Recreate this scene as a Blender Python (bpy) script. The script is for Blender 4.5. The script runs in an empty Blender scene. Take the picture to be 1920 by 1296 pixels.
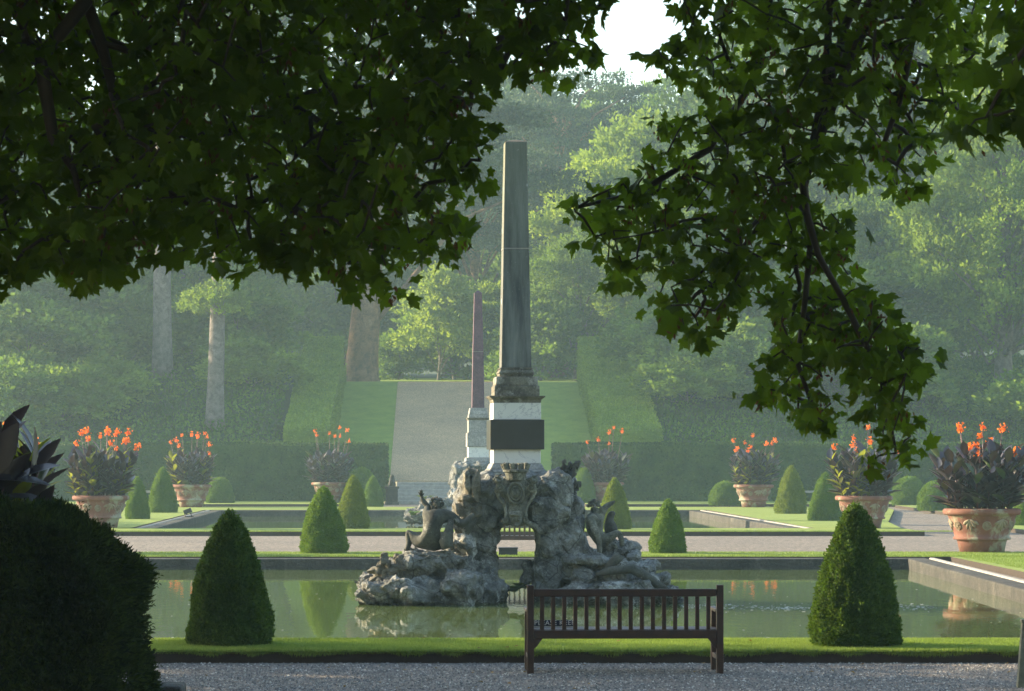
import bpy, math, random
import numpy as np
from mathutils import Vector, Matrix
R = math.radians
random.seed(7)
rng = np.random.default_rng(7)

# ------------------------------------------------------------------ camera, world, sun, exposure
sc = bpy.context.scene
col = sc.collection
F = 5333.0                       # focal length in photo pixels (photo is 1920 wide)
U0, V0, HC = 830.0, 860.0, 2.0   # vanishing point and eye height
cam = bpy.data.cameras.new("camera"); camo = bpy.data.objects.new("camera", cam); col.objects.link(camo)
camo.location = (0, 0, HC); camo.rotation_euler = (R(90), 0, 0)
cam.sensor_width = 36; cam.lens = 36*F/1920
cam.shift_x = (960-U0)/1920; cam.shift_y = (V0-648)/1920
cam.clip_start = 0.5; cam.clip_end = 3000
cam.dof.use_dof = True; cam.dof.focus_distance = 48; cam.dof.aperture_fstop = 14
sc.camera = camo

SUN_EL, SUN_AZ = 18.0, -67.0      # azimuth: degrees from +Y (view direction), negative = to the left
sd = Vector((math.sin(R(SUN_AZ))*math.cos(R(SUN_EL)), math.cos(R(SUN_AZ))*math.cos(R(SUN_EL)), math.sin(R(SUN_EL))))
w = bpy.data.worlds.new("World"); sc.world = w; w.use_nodes = True
nt = w.node_tree; bg = nt.nodes['Background']
sky = nt.nodes.new('ShaderNodeTexSky'); sky.sky_type = 'NISHITA'; sky.sun_disc = False
sky.sun_elevation = R(SUN_EL); sky.sun_rotation = R(SUN_AZ); sky.dust_density = 1.2; sky.air_density = 1.2
nt.links.new(sky.outputs[0], bg.inputs[0]); bg.inputs[1].default_value = 0.13
sl = bpy.data.lights.new("sun", 'SUN'); sl.energy = 5.0; sl.angle = R(0.6); sl.color = (1.0, 0.80, 0.52)
so = bpy.data.objects.new("sun", sl); col.objects.link(so); so.rotation_euler = sd.to_track_quat('Z', 'Y').to_euler()
sc.view_settings.view_transform = 'Standard'; sc.view_settings.look = 'None'
sc.view_settings.exposure = 1.75; sc.view_settings.gamma = 1
cy = sc.cycles
cy.use_denoising = True; cy.max_bounces = 7; cy.diffuse_bounces = 3; cy.glossy_bounces = 3; cy.transmission_bounces = 4
cy.transparent_max_bounces = 8; cy.volume_bounces = 1; cy.sample_clamp_indirect = 6
HAZE = 0.00078

# ------------------------------------------------------------------ helpers
class MB:
    def __init__(s): s.v = []; s.f = []; s.n = 0
    def add(s, V, Fc, mi=0):
        V = np.asarray(V, float).reshape(-1, 3); Fc = np.asarray(Fc, np.int64)
        s.v.append(V); s.f.append((Fc+s.n, mi)); s.n += len(V); return s
    def poly(s, pts, mi=0): return s.add(pts, [list(range(len(pts)))], mi)
    def box(s, x0, x1, y0, y1, z0, z1, mi=0):
        V = [(x, y, z) for z in (z0, z1) for y in (y0, y1) for x in (x0, x1)]
        return s.add(V, [(0,2,3,1), (4,5,7,6), (0,1,5,4), (2,6,7,3), (0,4,6,2), (1,3,7,5)], mi)
    def obox(s, c, ax, ay, az, mi=0):      # box at c with half-vectors
        c, ax, ay, az = map(np.array, (c, ax, ay, az))
        V = [c+i*ax+j*ay+k*az for k in (-1, 1) for j in (-1, 1) for i in (-1, 1)]
        return s.add(V, [(0,2,3,1), (4,5,7,6), (0,1,5,4), (2,6,7,3), (0,4,6,2), (1,3,7,5)], mi)
    def tube(s, P, r, n=6, mi=0, cap=True):
        P = np.asarray(P, float); m = len(P); r = np.broadcast_to(np.asarray(r, float), (m,))
        T = np.gradient(P, axis=0); T /= np.linalg.norm(T, axis=1)[:, None]+1e-9
        up = np.array([0.13, 0.97, 0.2]) if abs(T[0][1]) < .8 else np.array([1., 0, 0.1])
        A = np.cross(T, up); A /= np.linalg.norm(A, axis=1)[:, None]+1e-9; B = np.cross(T, A)
        a = np.linspace(0, 2*np.pi, n, endpoint=False)
        V = P[:, None]+r[:, None, None]*(np.cos(a)[None, :, None]*A[:, None]+np.sin(a)[None, :, None]*B[:, None])
        i = np.arange(m-1)[:, None]*n; j = np.arange(n)[None]; k = (j+1) % n
        Q = np.stack([i+j, i+k, i+n+k, i+n+j], -1).reshape(-1, 4)
        s.add(V.reshape(-1, 3), Q, mi)
        if cap: s.f.append((np.array([list(range(s.n-n, s.n))]), mi)); s.f.append((np.array([list(range(s.n-m*n, s.n-m*n+n))[::-1]]), mi))
        return s
    def lathe(s, prof, n=32, c=(0, 0), mi=0):
        prof = np.asarray(prof, float); m = len(prof); a = np.linspace(0, 2*np.pi, n, endpoint=False)
        V = np.stack([c[0]+prof[:, 0:1]*np.cos(a), c[1]+prof[:, 0:1]*np.sin(a), np.repeat(prof[:, 1:2], n, 1)], -1)
        i = np.arange(m-1)[:, None]*n; j = np.arange(n)[None]; k = (j+1) % n
        return s.add(V.reshape(-1, 3), np.stack([i+j, i+k, i+n+k, i+n+j], -1).reshape(-1, 4), mi)
    def prism(s, pts, z0, z1, mi=0):       # horizontal polygon (ccw), extruded
        n = len(pts); V = [(x, y, z0) for x, y in pts]+[(x, y, z1) for x, y in pts]
        s.add(V, [list(range(n, 2*n))], mi); b = s.n-2*n
        s.f.append((np.array([[b+i, b+(i+1) % n, b+n+(i+1) % n, b+n+i] for i in range(n)]), mi)); return s
    def mesh(s, name, mats, smooth=False):
        me = bpy.data.meshes.new(name); V = np.concatenate(s.v)
        ls, lt, mi, o = [], [], [], 0
        for Fc, m in s.f:
            k = Fc.shape[1]; ls.append(Fc.ravel()); lt.append(np.full(len(Fc), k)); mi.append(np.full(len(Fc), m))
        ls = np.concatenate(ls); lt = np.concatenate(lt); mi = np.concatenate(mi)
        st = np.concatenate([[0], np.cumsum(lt)[:-1]])
        me.vertices.add(len(V)); me.vertices.foreach_set('co', V.ravel())
        me.loops.add(len(ls)); me.loops.foreach_set('vertex_index', ls.astype(np.int32))
        me.polygons.add(len(lt)); me.polygons.foreach_set('loop_start', st.astype(np.int32))
        me.polygons.foreach_set('loop_total', lt.astype(np.int32))
        me.polygons.foreach_set('material_index', mi.astype(np.int32))
        me.polygons.foreach_set('use_smooth', np.full(len(lt), smooth))
        for m in (mats if isinstance(mats, (list, tuple)) else [mats]): me.materials.append(m)
        me.update(calc_edges=True); me.validate(); return me
    def build(s, name, mats, parent=None, smooth=False, bevel=0):
        return link(name, s.mesh(name, mats, smooth), parent, bevel)

def link(name, me, parent=None, bevel=0):
    o = bpy.data.objects.new(name, me); col.objects.link(o); o.parent = parent
    if bevel:
        b = o.modifiers.new('bevel', 'BEVEL'); b.width = bevel; b.segments = 2; b.limit_method = 'ANGLE'
    return o
def tag(o, label=None, cat=None, group=None, kind=None):
    for k, v in (('label', label), ('category', cat), ('group', group), ('kind', kind)):
        if v: o[k] = v
    return o
def thing(name, label, cat, loc=(0, 0, 0), rz=0, group=None):
    o = bpy.data.objects.new(name, None); col.objects.link(o); o.location = loc; o.rotation_euler = (0, 0, rz)
    return tag(o, label, cat, group)
def copy_tree(o, parent=None):
    c = o.copy(); col.objects.link(c); c.parent = parent
    for ch in [x for x in col.objects if x.parent == o]: copy_tree(ch, c)
    return c
def at(u, v, d):                            # photo pixel + depth -> world point
    return ((u-U0)*d/F, d, HC-(v-V0)*d/F)

# ------------------------------------------------------------------ materials
def mat(name):
    m = bpy.data.materials.new(name); m.use_nodes = True; t = m.node_tree
    return m, t, t.nodes['Principled BSDF']
def N(t, typ, **kw):
    n = t.nodes.new('ShaderNode'+typ)
    for k, v in kw.items():
        if k in n.inputs: n.inputs[k].default_value = v
        else: setattr(n, k, v)
    return n
def noise(t, co, scale, detail=4, rough=.6, dist=0):
    n = N(t, 'TexNoise', Scale=scale, Detail=detail, Roughness=rough, Distortion=dist)
    t.links.new(co, n.inputs['Vector']); return n.outputs['Fac']
def ramp(t, fac, stops):
    n = t.nodes.new('ShaderNodeValToRGB'); e = n.color_ramp.elements
    while len(e) < len(stops): e.new(.5)
    for x, (p, c) in zip(e, stops):
        x.position = p; x.color = (*c, 1) if len(c) == 3 else c
    t.links.new(fac, n.inputs[0]); return n.outputs[0]
def mixc(t, fac, a, b, mode='MIX'):
    n = N(t, 'Mix', data_type='RGBA', blend_type=mode)
    for i, x in ((0, fac), (6, a), (7, b)):
        if isinstance(x, (int, float)): n.inputs[i].default_value = x
        elif isinstance(x, tuple): n.inputs[i].default_value = (*x, 1)
        else: t.links.new(x, n.inputs[i])
    return n.outputs[2]
def ocoord(t): return t.nodes.new('ShaderNodeTexCoord').outputs['Object']
def bump(t, h, bs, strength, dist=.02):
    b = N(t, 'Bump', Strength=strength, Distance=dist); t.links.new(h, b.inputs['Height'])
    t.links.new(b.outputs[0], bs.inputs['Normal'])
def plain(name, c, rough=.6, c2=None, scale=6, bs=0, spec=.5):
    m, t, b = mat(name); b.inputs['Roughness'].default_value = rough; b.inputs['Specular IOR Level'].default_value = spec
    co = ocoord(t); n = noise(t, co, scale, 5, .65)
    c2 = c2 or tuple(x*.65 for x in c)
    t.links.new(ramp(t, n, [(.3, c2), (.7, c)]), b.inputs['Base Color'])
    if bs: bump(t, noise(t, co, scale*5, 4, .7), b, bs)
    return m
def leafmat(name, dark, light, trans=(.2, .3, .03), tf=.3, cl=.35, rough=.55, odd=None, spec=.12, con=((.72, .78, .75), (1.2, 1.15, .95))):
    m, t, b = mat(name); co = ocoord(t)
    g = N(t, 'NewGeometry'); isl = g.outputs['Random Per Island']
    c = ramp(t, isl, [(0, dark), (1, light)] if not odd else [(0, dark), (.86, light), (.93, odd)])
    n = noise(t, co, cl, 3, .6)
    c = mixc(t, 1.0, c, ramp(t, n, [(.34, con[0]), (.66, con[1])]), 'MULTIPLY')
    t.links.new(c, b.inputs['Base Color']); b.inputs['Roughness'].default_value = rough+.1; b.inputs['Specular IOR Level'].default_value = spec
    tr = N(t, 'BsdfTranslucent'); tr.inputs[0].default_value = (*trans, 1)
    ms = N(t, 'MixShader'); ms.inputs[0].default_value = tf
    t.links.new(b.outputs[0], ms.inputs[1]); t.links.new(tr.outputs[0], ms.inputs[2])
    t.links.new(ms.outputs[0], t.nodes['Material Output'].inputs[0]); return m
def stone(name, c, dark, lichen, scale=3, bs=.6, lf=(.56, .66), rough=.85, crack=0):
    m, t, b = mat(name); co = ocoord(t)
    n1 = noise(t, co, scale, 8, .7, .4); n2 = noise(t, co, scale*.45, 6, .75); n3 = noise(t, co, scale*9, 4, .7)
    a = ramp(t, n1, [(.36, dark), (.6, c)])
    a = mixc(t, ramp(t, n2, [(lf[0], (0, 0, 0)), (lf[1], (1, 1, 1))]), a, lichen)
    a = mixc(t, 1.0, a, ramp(t, n3, [(.3, (.6, .6, .6)), (.7, (1.25, 1.25, 1.25))]), 'MULTIPLY')
    if crack:
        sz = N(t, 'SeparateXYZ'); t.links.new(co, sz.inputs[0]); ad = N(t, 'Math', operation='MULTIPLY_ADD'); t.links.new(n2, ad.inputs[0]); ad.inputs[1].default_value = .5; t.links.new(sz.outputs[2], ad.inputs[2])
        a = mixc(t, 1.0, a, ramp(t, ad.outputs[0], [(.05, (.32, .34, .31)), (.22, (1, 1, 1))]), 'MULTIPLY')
        a = mixc(t, ramp(t, noise(t, co, 6, 8, .85), [(.54, (0, 0, 0)), (.62, (.8, .8, .8))]), a, (.44, .47, .46))
        a = mixc(t, ramp(t, noise(t, co, 1.3, 6, .75), [(.58, (0, 0, 0)), (.68, (.6, .6, .6))]), a, (.13, .12, .05))
        vo = N(t, 'TexVoronoi', Scale=crack, feature='DISTANCE_TO_EDGE'); mx = N(t, 'Mix', data_type='RGBA'); mx.inputs[0].default_value = .12
        nn_ = N(t, 'TexNoise', Scale=2.5); t.links.new(co, nn_.inputs['Vector']); t.links.new(co, mx.inputs[6]); t.links.new(nn_.outputs['Color'], mx.inputs[7]); t.links.new(mx.outputs[2], vo.inputs['Vector'])
        a = mixc(t, 1.0, a, ramp(t, vo.outputs['Distance'], [(.003, (.38, .38, .38)), (.016, (1, 1, 1))]), 'MULTIPLY')
    t.links.new(a, b.inputs['Base Color']); b.inputs['Roughness'].default_value = rough
    h = N(t, 'Math', operation='ADD'); t.links.new(noise(t, co, scale*3, 8, .75), h.inputs[0]); t.links.new(n3, h.inputs[1])
    bump(t, h.outputs[0], b, bs, .05); return m

def gravel_mat(name, k=1.0, warm=1.0):
    m, t, b = mat(name); co = ocoord(t)
    v = N(t, 'TexVoronoi', Scale=34); t.links.new(co, v.inputs['Vector'])
    c = ramp(t, v.outputs['Color'], [(0, (.13*k, .12*k, .11*k)), (.45, (.25*k, .22*k, .19*k)), (.8, (.34*k, .29*k, .25*k)), (1, (.5*k, .45*k, .4*k))])
    c = mixc(t, 1.0, c, ramp(t, noise(t, co, .35, 6, .7), [(.3, (.8, .8, .82)), (.7, (1.15, 1.12, 1.05))]), 'MULTIPLY')
    mp = N(t, 'Mapping'); mp.inputs['Scale'].default_value = (1, .22, 1); t.links.new(co, mp.inputs[0])
    if warm == 1: c = mixc(t, .8, c, ramp(t, noise(t, mp.outputs[0], 9, 4, .85), [(.36, (.42, .42, .43)), (.64, (1.25, 1.22, 1.2))]), 'MULTIPLY')
    if warm != 1: c = mixc(t, 1.0, c, (1.3*warm, 1.08, .74), 'MULTIPLY')
    t.links.new(c, b.inputs['Base Color']); b.inputs['Roughness'].default_value = .9
    bump(t, v.outputs['Distance'], b, .8, .02); return m
def grass_mat(name, a, c2, k=1.0):
    m, t, b = mat(name); co = ocoord(t)
    n = noise(t, co, 1.1, 8, .72); n2 = noise(t, co, 42, 3, .7)
    c = ramp(t, n, [(.3, a), (.72, c2)])
    c = mixc(t, 1.0, c, ramp(t, n2, [(.3, (.6, .65, .6)), (.7, (1.3, 1.25, 1.2))]), 'MULTIPLY')
    t.links.new(c, b.inputs['Base Color']); b.inputs['Roughness'].default_value = .8; b.inputs['Specular IOR Level'].default_value = .15
    bump(t, n2, b, .7, .03); return m

m_gravel = gravel_mat('gravel', .78); m_rampgravel = gravel_mat('ramp_gravel', 1.5, 1.03)
m_lawn = grass_mat('lawn', (.19, .255, .065), (.30, .36, .10)); m_slope = grass_mat('slope_grass', (.18, .27, .045), (.28, .37, .06))
m_earth = plain('bank_earth', (.05, .08, .025), .9, (.03, .05, .015), 1.5)
m_soil = plain('soil', (.05, .035, .025), .95, None, 8, .6)
m_coping = stone('coping_stone', (.055, .053, .047), (.018, .018, .016), (.11, .105, .09), 1.9, .8)
m_pave = plain('pale_coping', (.36, .34, .31), .85, (.20, .19, .17), 5, .3)
m_rock = stone('weathered_rock', (.27, .28, .27), (.05, .055, .054), (.48, .50, .49), 3.4, .9, (.56, .64), crack=1.9)
m_rockw = stone('pitted_rock', (.26, .24, .19), (.08, .075, .05), (.42, .40, .33), 4, 1.0)
m_statue = stone('dark_carved_stone', (.08, .085, .075), (.02, .022, .02), (.32, .32, .29), 3.2, .4, (.6, .68))
m_carve = stone('carved_stone', (.23, .235, .19), (.055, .06, .045), (.38, .38, .32), 7, .8)
m_shaft = stone('dark_shaft', (.15, .155, .145), (.045, .05, .05), (.28, .29, .26), 1.5, .35, (.58, .72))
def shaftmat():
    m, t, b = mat('lichened_shaft'); co = ocoord(t)
    mp = N(t, 'Mapping'); mp.inputs['Scale'].default_value = (5, 5, .5); t.links.new(co, mp.inputs[0])
    a = ramp(t, noise(t, mp.outputs[0], 1.1, 6, .7), [(.32, (.022, .027, .028)), (.70, (.17, .185, .175))])
    sx = N(t, 'SeparateXYZ'); t.links.new(co, sx.inputs[0])
    mr = N(t, 'MapRange'); mr.inputs[1].default_value = 3.4; mr.inputs[2].default_value = 7.2; t.links.new(sx.outputs[2], mr.inputs[0])
    a = mixc(t, ramp(t, mr.outputs[0], [(.3, (0, 0, 0)), (1, (.5, .5, .5))]), a, (.14, .16, .085))
    v = N(t, 'TexVoronoi', Scale=2.6); t.links.new(co, v.inputs['Vector'])
    a = mixc(t, ramp(t, v.outputs['Distance'], [(.10, (1, 1, 1)), (.15, (0, 0, 0))]), a, (.40, .43, .42))
    a = mixc(t, ramp(t, noise(t, co, 16, 6, .8), [(.62, (0, 0, 0)), (.72, (1, 1, 1))]), a, (.33, .34, .32))
    t.links.new(a, b.inputs['Base Color']); b.inputs['Roughness'].default_value = .8; bump(t, noise(t, co, 20, 6, .8), b, .4); return m
m_shaft = shaftmat()
m_mould = stone('moulded_stone', (.18, .17, .13), (.07, .065, .05), (.34, .34, .3), 4, .5)
m_purple = stone('red_porphyry', (.12, .06, .085), (.07, .035, .055), (.19, .11, .14), 2.5, .3)
m_plinth = stone('pale_plinth', (.34, .33, .31), (.2, .2, .19), (.45, .44, .42), 3, .3)
def marble():
    m, t, b = mat('white_marble'); co = ocoord(t)
    v = N(t, 'TexNoise', Scale=1.3, Detail=6, Roughness=.6, Distortion=2.2); t.links.new(co, v.inputs['Vector'])
    c = ramp(t, v.outputs['Fac'], [(0, (.62, .62, .58)), (.485, (.66, .66, .62)), (.5, (.38, .38, .4)), (.512, (.66, .66, .62)), (1, (.6, .6, .55))])
    c = mixc(t, ramp(t, noise(t, co, 9, 6, .7), [(.62, (0, 0, 0)), (.8, (1, 1, 1))]), c, (.3, .3, .26))
    t.links.new(c, b.inputs['Base Color']); b.inputs['Roughness'].default_value = .4; return m
m_marble = marble()
m_black = plain('black_marble', (.035, .04, .042), .3, (.02, .024, .026), 2.5)
m_wood = plain('dark_teak', (.055, .019, .010), .5, (.022, .009, .006), 14, .3)
m_greywood = plain('weathered_wood', (.2, .21, .16), .8, (.1, .11, .08), 12, .4)
m_sign = plain('sign_blue', (.01, .02, .06), .4); m_letter = plain('letter_white', (.8, .8, .8), .5, (.7, .7, .7))
m_metal = plain('dark_metal', (.02, .02, .022), .4)
m_box = plain('dark_box', (.018, .02, .024), .6)
def terracotta():
    m, t, b = mat('terracotta'); co = ocoord(t)
    c = ramp(t, noise(t, co, 3, 6, .7), [(.3, (.12, .042, .028)), (.7, (.21, .082, .054))])
    c = mixc(t, ramp(t, noise(t, co, 1.7, 7, .72), [(.50, (0, 0, 0)), (.60, (1, 1, 1))]), c, (.27, .26, .19))
    c = mixc(t, ramp(t, noise(t, co, 11, 4, .7), [(.6, (0, 0, 0)), (.72, (.6, .6, .6))]), c, (.2, .17, .1))
    t.links.new(c, b.inputs['Base Color']); b.inputs['Roughness'].default_value = .85
    bump(t, noise(t, co, 22, 4, .7), b, .3); return m
m_terra = terracotta(); m_relief = plain('lichened_relief', (.27, .25, .18), .9, (.17, .09, .06), 5, .5)
m_bark = stone('bark', (.20, .17, .14), (.08, .065, .05), (.26, .23, .2), 2.5, 1.0)
m_barkpale = stone('pale_bark', (.22, .19, .175), (.10, .085, .08), (.27, .245, .225), 3, 1.0)
m_barkwarm = stone('cedar_bark', (.30, .18, .10), (.11, .07, .045), (.36, .24, .15), 2.5, 1.0)
m_twig = plain('twig_bark', (.035, .03, .022), .8)
m_birch = stone('birch_bark', (.6, .58, .54), (.15, .14, .13), (.7, .68, .65), 1.6, .3)
m_maple = leafmat('maple_leaf', (.011, .030, .004), (.036, .078, .008), (.20, .33, .012), .40, 1.0)
m_seed = leafmat('seed_wing', (.06, .035, .015), (.12, .06, .03), (.2, .1, .04), .3)
m_yewdark = leafmat('yew_spray', (.004, .011, .0025), (.026, .050, .006), (.04, .06, .004), .15, 2, .8, None, .04, ((.5, .55, .5), (1.7, 1.6, 1.2)))
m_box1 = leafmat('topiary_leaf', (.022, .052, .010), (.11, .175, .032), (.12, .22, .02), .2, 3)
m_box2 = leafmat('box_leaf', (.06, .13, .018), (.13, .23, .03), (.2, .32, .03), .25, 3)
m_box3 = leafmat('sunlit_topiary_leaf', (.09, .14, .016), (.2, .26, .035), (.25, .32, .03), .25, 3)  # yellower leaf copy with sunlight put into its colour
m_hedge = leafmat('hedge_leaf', (.014, .042, .010), (.07, .13, .024), (.08, .16, .02), .2, .9, con=((.6, .7, .7), (1.35, 1.25, 1)))
m_hedgel = leafmat('pale_hedge_leaf', (.13, .21, .03), (.27, .38, .05), (.2, .3, .03), .28, .8, con=((.8, .85, .8), (1.2, 1.15, 1)))
m_cover = leafmat('ivy_leaf', (.045, .105, .02), (.12, .205, .035), (.12, .22, .025), .28, .55, con=((.32, .42, .44), (1.6, 1.48, 1.0)))
m_treeA = leafmat('mid_foliage', (.06, .125, .024), (.15, .24, .042), (.18, .3, .03), .34, .55, con=((.32, .42, .44), (1.6, 1.48, 1.0)))  # wide con range paints denser shadows into clumps; ivy, pale, dark, cedar alike
m_treeB = leafmat('yellow_foliage', (.12, .20, .025), (.25, .34, .05), (.32, .44, .04), .42, .55, con=((.7, .8, .8), (1.25, 1.2, .95)))
m_treeC = leafmat('pale_foliage', (.09, .165, .024), (.19, .29, .045), (.26, .38, .04), .38, .55, con=((.32, .42, .44), (1.6, 1.48, 1.0)))
m_treeD = leafmat('dark_foliage', (.035, .08, .024), (.09, .155, .042), (.1, .18, .03), .27, .55, con=((.32, .42, .44), (1.6, 1.48, 1.0)))
m_cedar = leafmat('cedar_needles', (.03, .065, .035), (.07, .12, .06), (.08, .13, .05), .2, .55, con=((.32, .42, .44), (1.6, 1.48, 1.0)))
m_canna = leafmat('canna_leaf', (.012, .010, .018), (.046, .038, .058), (.07, .03, .025), .12, 3, .22, (.07, .12, .03), .8)
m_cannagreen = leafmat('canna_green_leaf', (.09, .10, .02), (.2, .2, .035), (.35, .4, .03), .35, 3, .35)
m_stem = plain('canna_stem', (.11, .045, .05), .5)
m_flower = leafmat('orange_petal', (.75, .12, .015), (.95, .28, .03), (1, .25, .03), .35, 8)
m_grassb = leafmat('grass_blade', (.16, .23, .05), (.32, .38, .10), (.27, .38, .07), .33, 2, con=((.7, .75, .7), (1.25, 1.2, 1.1)))
m_foam = plain('foam', (.75, .75, .72), .6, (.5, .55, .45), 30)

def watermat():
    m, t, b = mat('pond_water'); co = ocoord(t)
    t.links.new(ramp(t, noise(t, co, .3, 4, .6), [(.3, (.08, .12, .035)), (.7, (.11, .15, .05))]), b.inputs['Base Color'])
    b.inputs['Roughness'].default_value = .025; b.inputs['IOR'].default_value = 1.33; b.inputs['Specular IOR Level'].default_value = .5
    mp = N(t, 'Mapping'); mp.inputs['Scale'].default_value = (1.2, .35, 1); t.links.new(co, mp.inputs[0])
    h = N(t, 'Math', operation='MULTIPLY'); t.links.new(noise(t, mp.outputs[0], 5, 3, .5), h.inputs[0]); t.links.new(noise(t, co, .25, 2, .5), h.inputs[1])
    bump(t, h.outputs[0], b, .055, .05); return m
m_water = watermat()

# ------------------------------------------------------------------ leaf scattering
def unit(a): return a/(np.linalg.norm(a, axis=-1, keepdims=True)+1e-9)
RHOMB = (np.array([[0, 0, 0], [.30, .5, .06], [0, 1, 0], [-.30, .5, .06]]), np.array([[0, 1, 2, 3]]))
BLADE = (np.array([[-.08, 0, 0], [.08, 0, 0], [0, 1, 0]]), np.array([[0, 1, 2]]))
def scatter(mb, P, D, Nr, size, tmpl=RHOMB, mi=0):
    """P points, D tip directions, Nr approx normals, size per item"""
    T, Fc = tmpl; n = len(P); D = unit(D); X = unit(np.cross(D, Nr)); Z = np.cross(X, D)
    s = np.broadcast_to(np.asarray(size, float), (n,))[:, None, None]
    V = P[:, None]+s*(T[None, :, 0:1]*X[:, None]+T[None, :, 1:2]*D[:, None]+T[None, :, 2:3]*Z[:, None])
    Q = Fc[None]+np.arange(n)[:, None, None]*len(T)
    mb.add(V.reshape(-1, 3), Q.reshape(-1, Fc.shape[1]), mi)
def rdir(n): return unit(rng.normal(size=(n, 3)))

# ------------------------------------------------------------------ terrain
def sm(x): x = np.clip(x, 0, 1); return x*x*(3-2*x)
def bnoise(X, Y): return .5*np.sin(X*.37+1.3*np.sin(Y*.21))+.35*np.sin(Y*.45+X*.23+2)+.2*np.sin(X*1.1+Y*.7)
def zt(X, Y):
    X = np.asarray(X, float); Y = np.asarray(Y, float)
    zr = np.where(Y < 158, .9+5.3*np.clip((Y-134.4)/23.6, 0, 1), 6.2+(Y-158)*.035)
    zb = -.12+6.9*np.clip((Y-135)/14, 0, 1)**.62+np.clip(Y-149, 0, 140)*.05
    zb = zb+bnoise(X, Y)*.45*sm((Y-136)/8)
    wgt = sm((np.abs(X-1.05)-7.0)/2.6)*(1-sm((Y-158)/25)*.6)
    return zr*(1-wgt)+zb*wgt+np.clip(Y-268, 0, 200)*.13

g = MB()
NP = [(-7.6, 31.6), (9.9, 31.6), (9.9, 57.7), (-7.6, 57.7)]
FP = [(-8.9, 81.6), (10.3, 81.6), (10.3, 110.4), (-8.9, 110.4)]
ys = [-40, 31.6, 57.7, 81.6, 110.4, 134.45]
for i, (a, b_) in enumerate(zip(ys[:-1], ys[1:])):
    spans = [(-130, 130)]
    if i == 1: spans = [(-130, -7.6), (9.9, 130)]
    if i == 3: spans = [(-130, -8.9), (10.3, 130)]
    for x0, x1 in spans: g.poly([(x0, a, -.12), (x1, a, -.12), (x1, b_, -.12), (x0, b_, -.12)])
tag(g.build('ground', m_gravel), 'pinkish grey gravel covering the paths around both pools', kind='structure')
xs = np.unique(np.concatenate([np.arange(-130, -30, 4.), np.arange(-30, 32, .7), np.arange(32, 131, 4.)]))
yy = np.unique(np.concatenate([[134.44], np.arange(135, 175, .6), np.arange(175, 421, 5.)]))
Xg, Yg = np.meshgrid(xs, yy); Zg = zt(Xg, Yg)
idx = np.arange(Xg.size).reshape(Xg.shape)
Q = np.stack([idx[:-1, :-1], idx[:-1, 1:], idx[1:, 1:], idx[1:, :-1]], -1).reshape(-1, 4)
g = MB().add(np.stack([Xg, Yg, Zg], -1).reshape(-1, 3), Q)
tag(g.build('hillside', m_earth, smooth=True), kind='structure')
# mown slopes each side of the ramp, the gravel ramp itself
def sheet(x0, x1, y0, y1, dz, nx, ny):
    X_, Y_ = np.meshgrid(np.linspace(x0, x1, nx), np.linspace(y0, y1, ny)); Z_ = zt(X_, Y_)+dz
    ix = np.arange(X_.size).reshape(X_.shape)
    return MB().add(np.stack([X_, Y_, Z_], -1).reshape(-1, 3), np.stack([ix[:-1, :-1], ix[:-1, 1:], ix[1:, 1:], ix[1:, :-1]], -1).reshape(-1, 4))
tag(sheet(-5.6, -2.5, 134.45, 163, .05, 4, 60).build('grass_slope', m_slope, smooth=True), kind='structure')
tag(sheet(4.6, 7.7, 134.45, 163, .05, 4, 60).build('grass_slope', m_slope, smooth=True), kind='structure')
tag(sheet(-14, 22, 163.02, 190, .05, 20, 30).build('upper_lawn', m_slope, smooth=True), kind='structure')
tag(sheet(-2.5, 4.6, 134.45, 163, .03, 4, 60).build('gravel_ramp', m_rampgravel, smooth=True), kind='structure')
# flat lawns, raised 12 cm above the gravel
def lawn(pts):
    mb = MB().prism(pts, -.125, 0); mb.f[-1] = (mb.f[-1][0], 1)
    return tag(mb.build('lawn', [m_lawn, m_soil]), kind='structure')
lawn([(-12, 29.5), (16, 29.5), (16, 31.75), (-12, 31.75)])
lawn([(-12, 57.95), (16, 57.95), (16, 61.0), (-12, 61.0)])
lawn([(-12, 31.75), (-8.1, 31.75), (-8.1, 57.95), (-12, 57.95)])
lawn([(10.05, 31.75), (16, 31.75), (16, 57.95), (10.35, 57.95)])
lawn([(-11.2, 77.9), (13.2, 77.9), (13.2, 81.8), (-11.2, 81.8)])
lawn([(-11.2, 81.8), (-9.0, 81.8), (-9.3, 110.9), (-15.6, 110.9), (-12.1, 90)])
lawn([(10.7, 81.8), (13.2, 81.8), (14.1, 90), (17.6, 110.9), (10.3, 110.9)])
lawn([(-15.6, 110.9), (17.6, 110.9), (18.4, 118), (-16.4, 118)])
lawn([(-60, 125), (-4.2, 125), (-4.2, 134.3), (-60, 134.3)]); lawn([(6.3, 125), (60, 125), (60, 134.3), (6.3, 134.3)])
lawn([(18.6, 101), (50, 98), (50, 122), (19.4, 122)]); lawn([(16.2, 78), (50, 76), (50, 92), (16.8, 92)])
lawn([(-50, 98), (-16.5, 101), (-17.3, 122), (-50, 122)])

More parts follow.
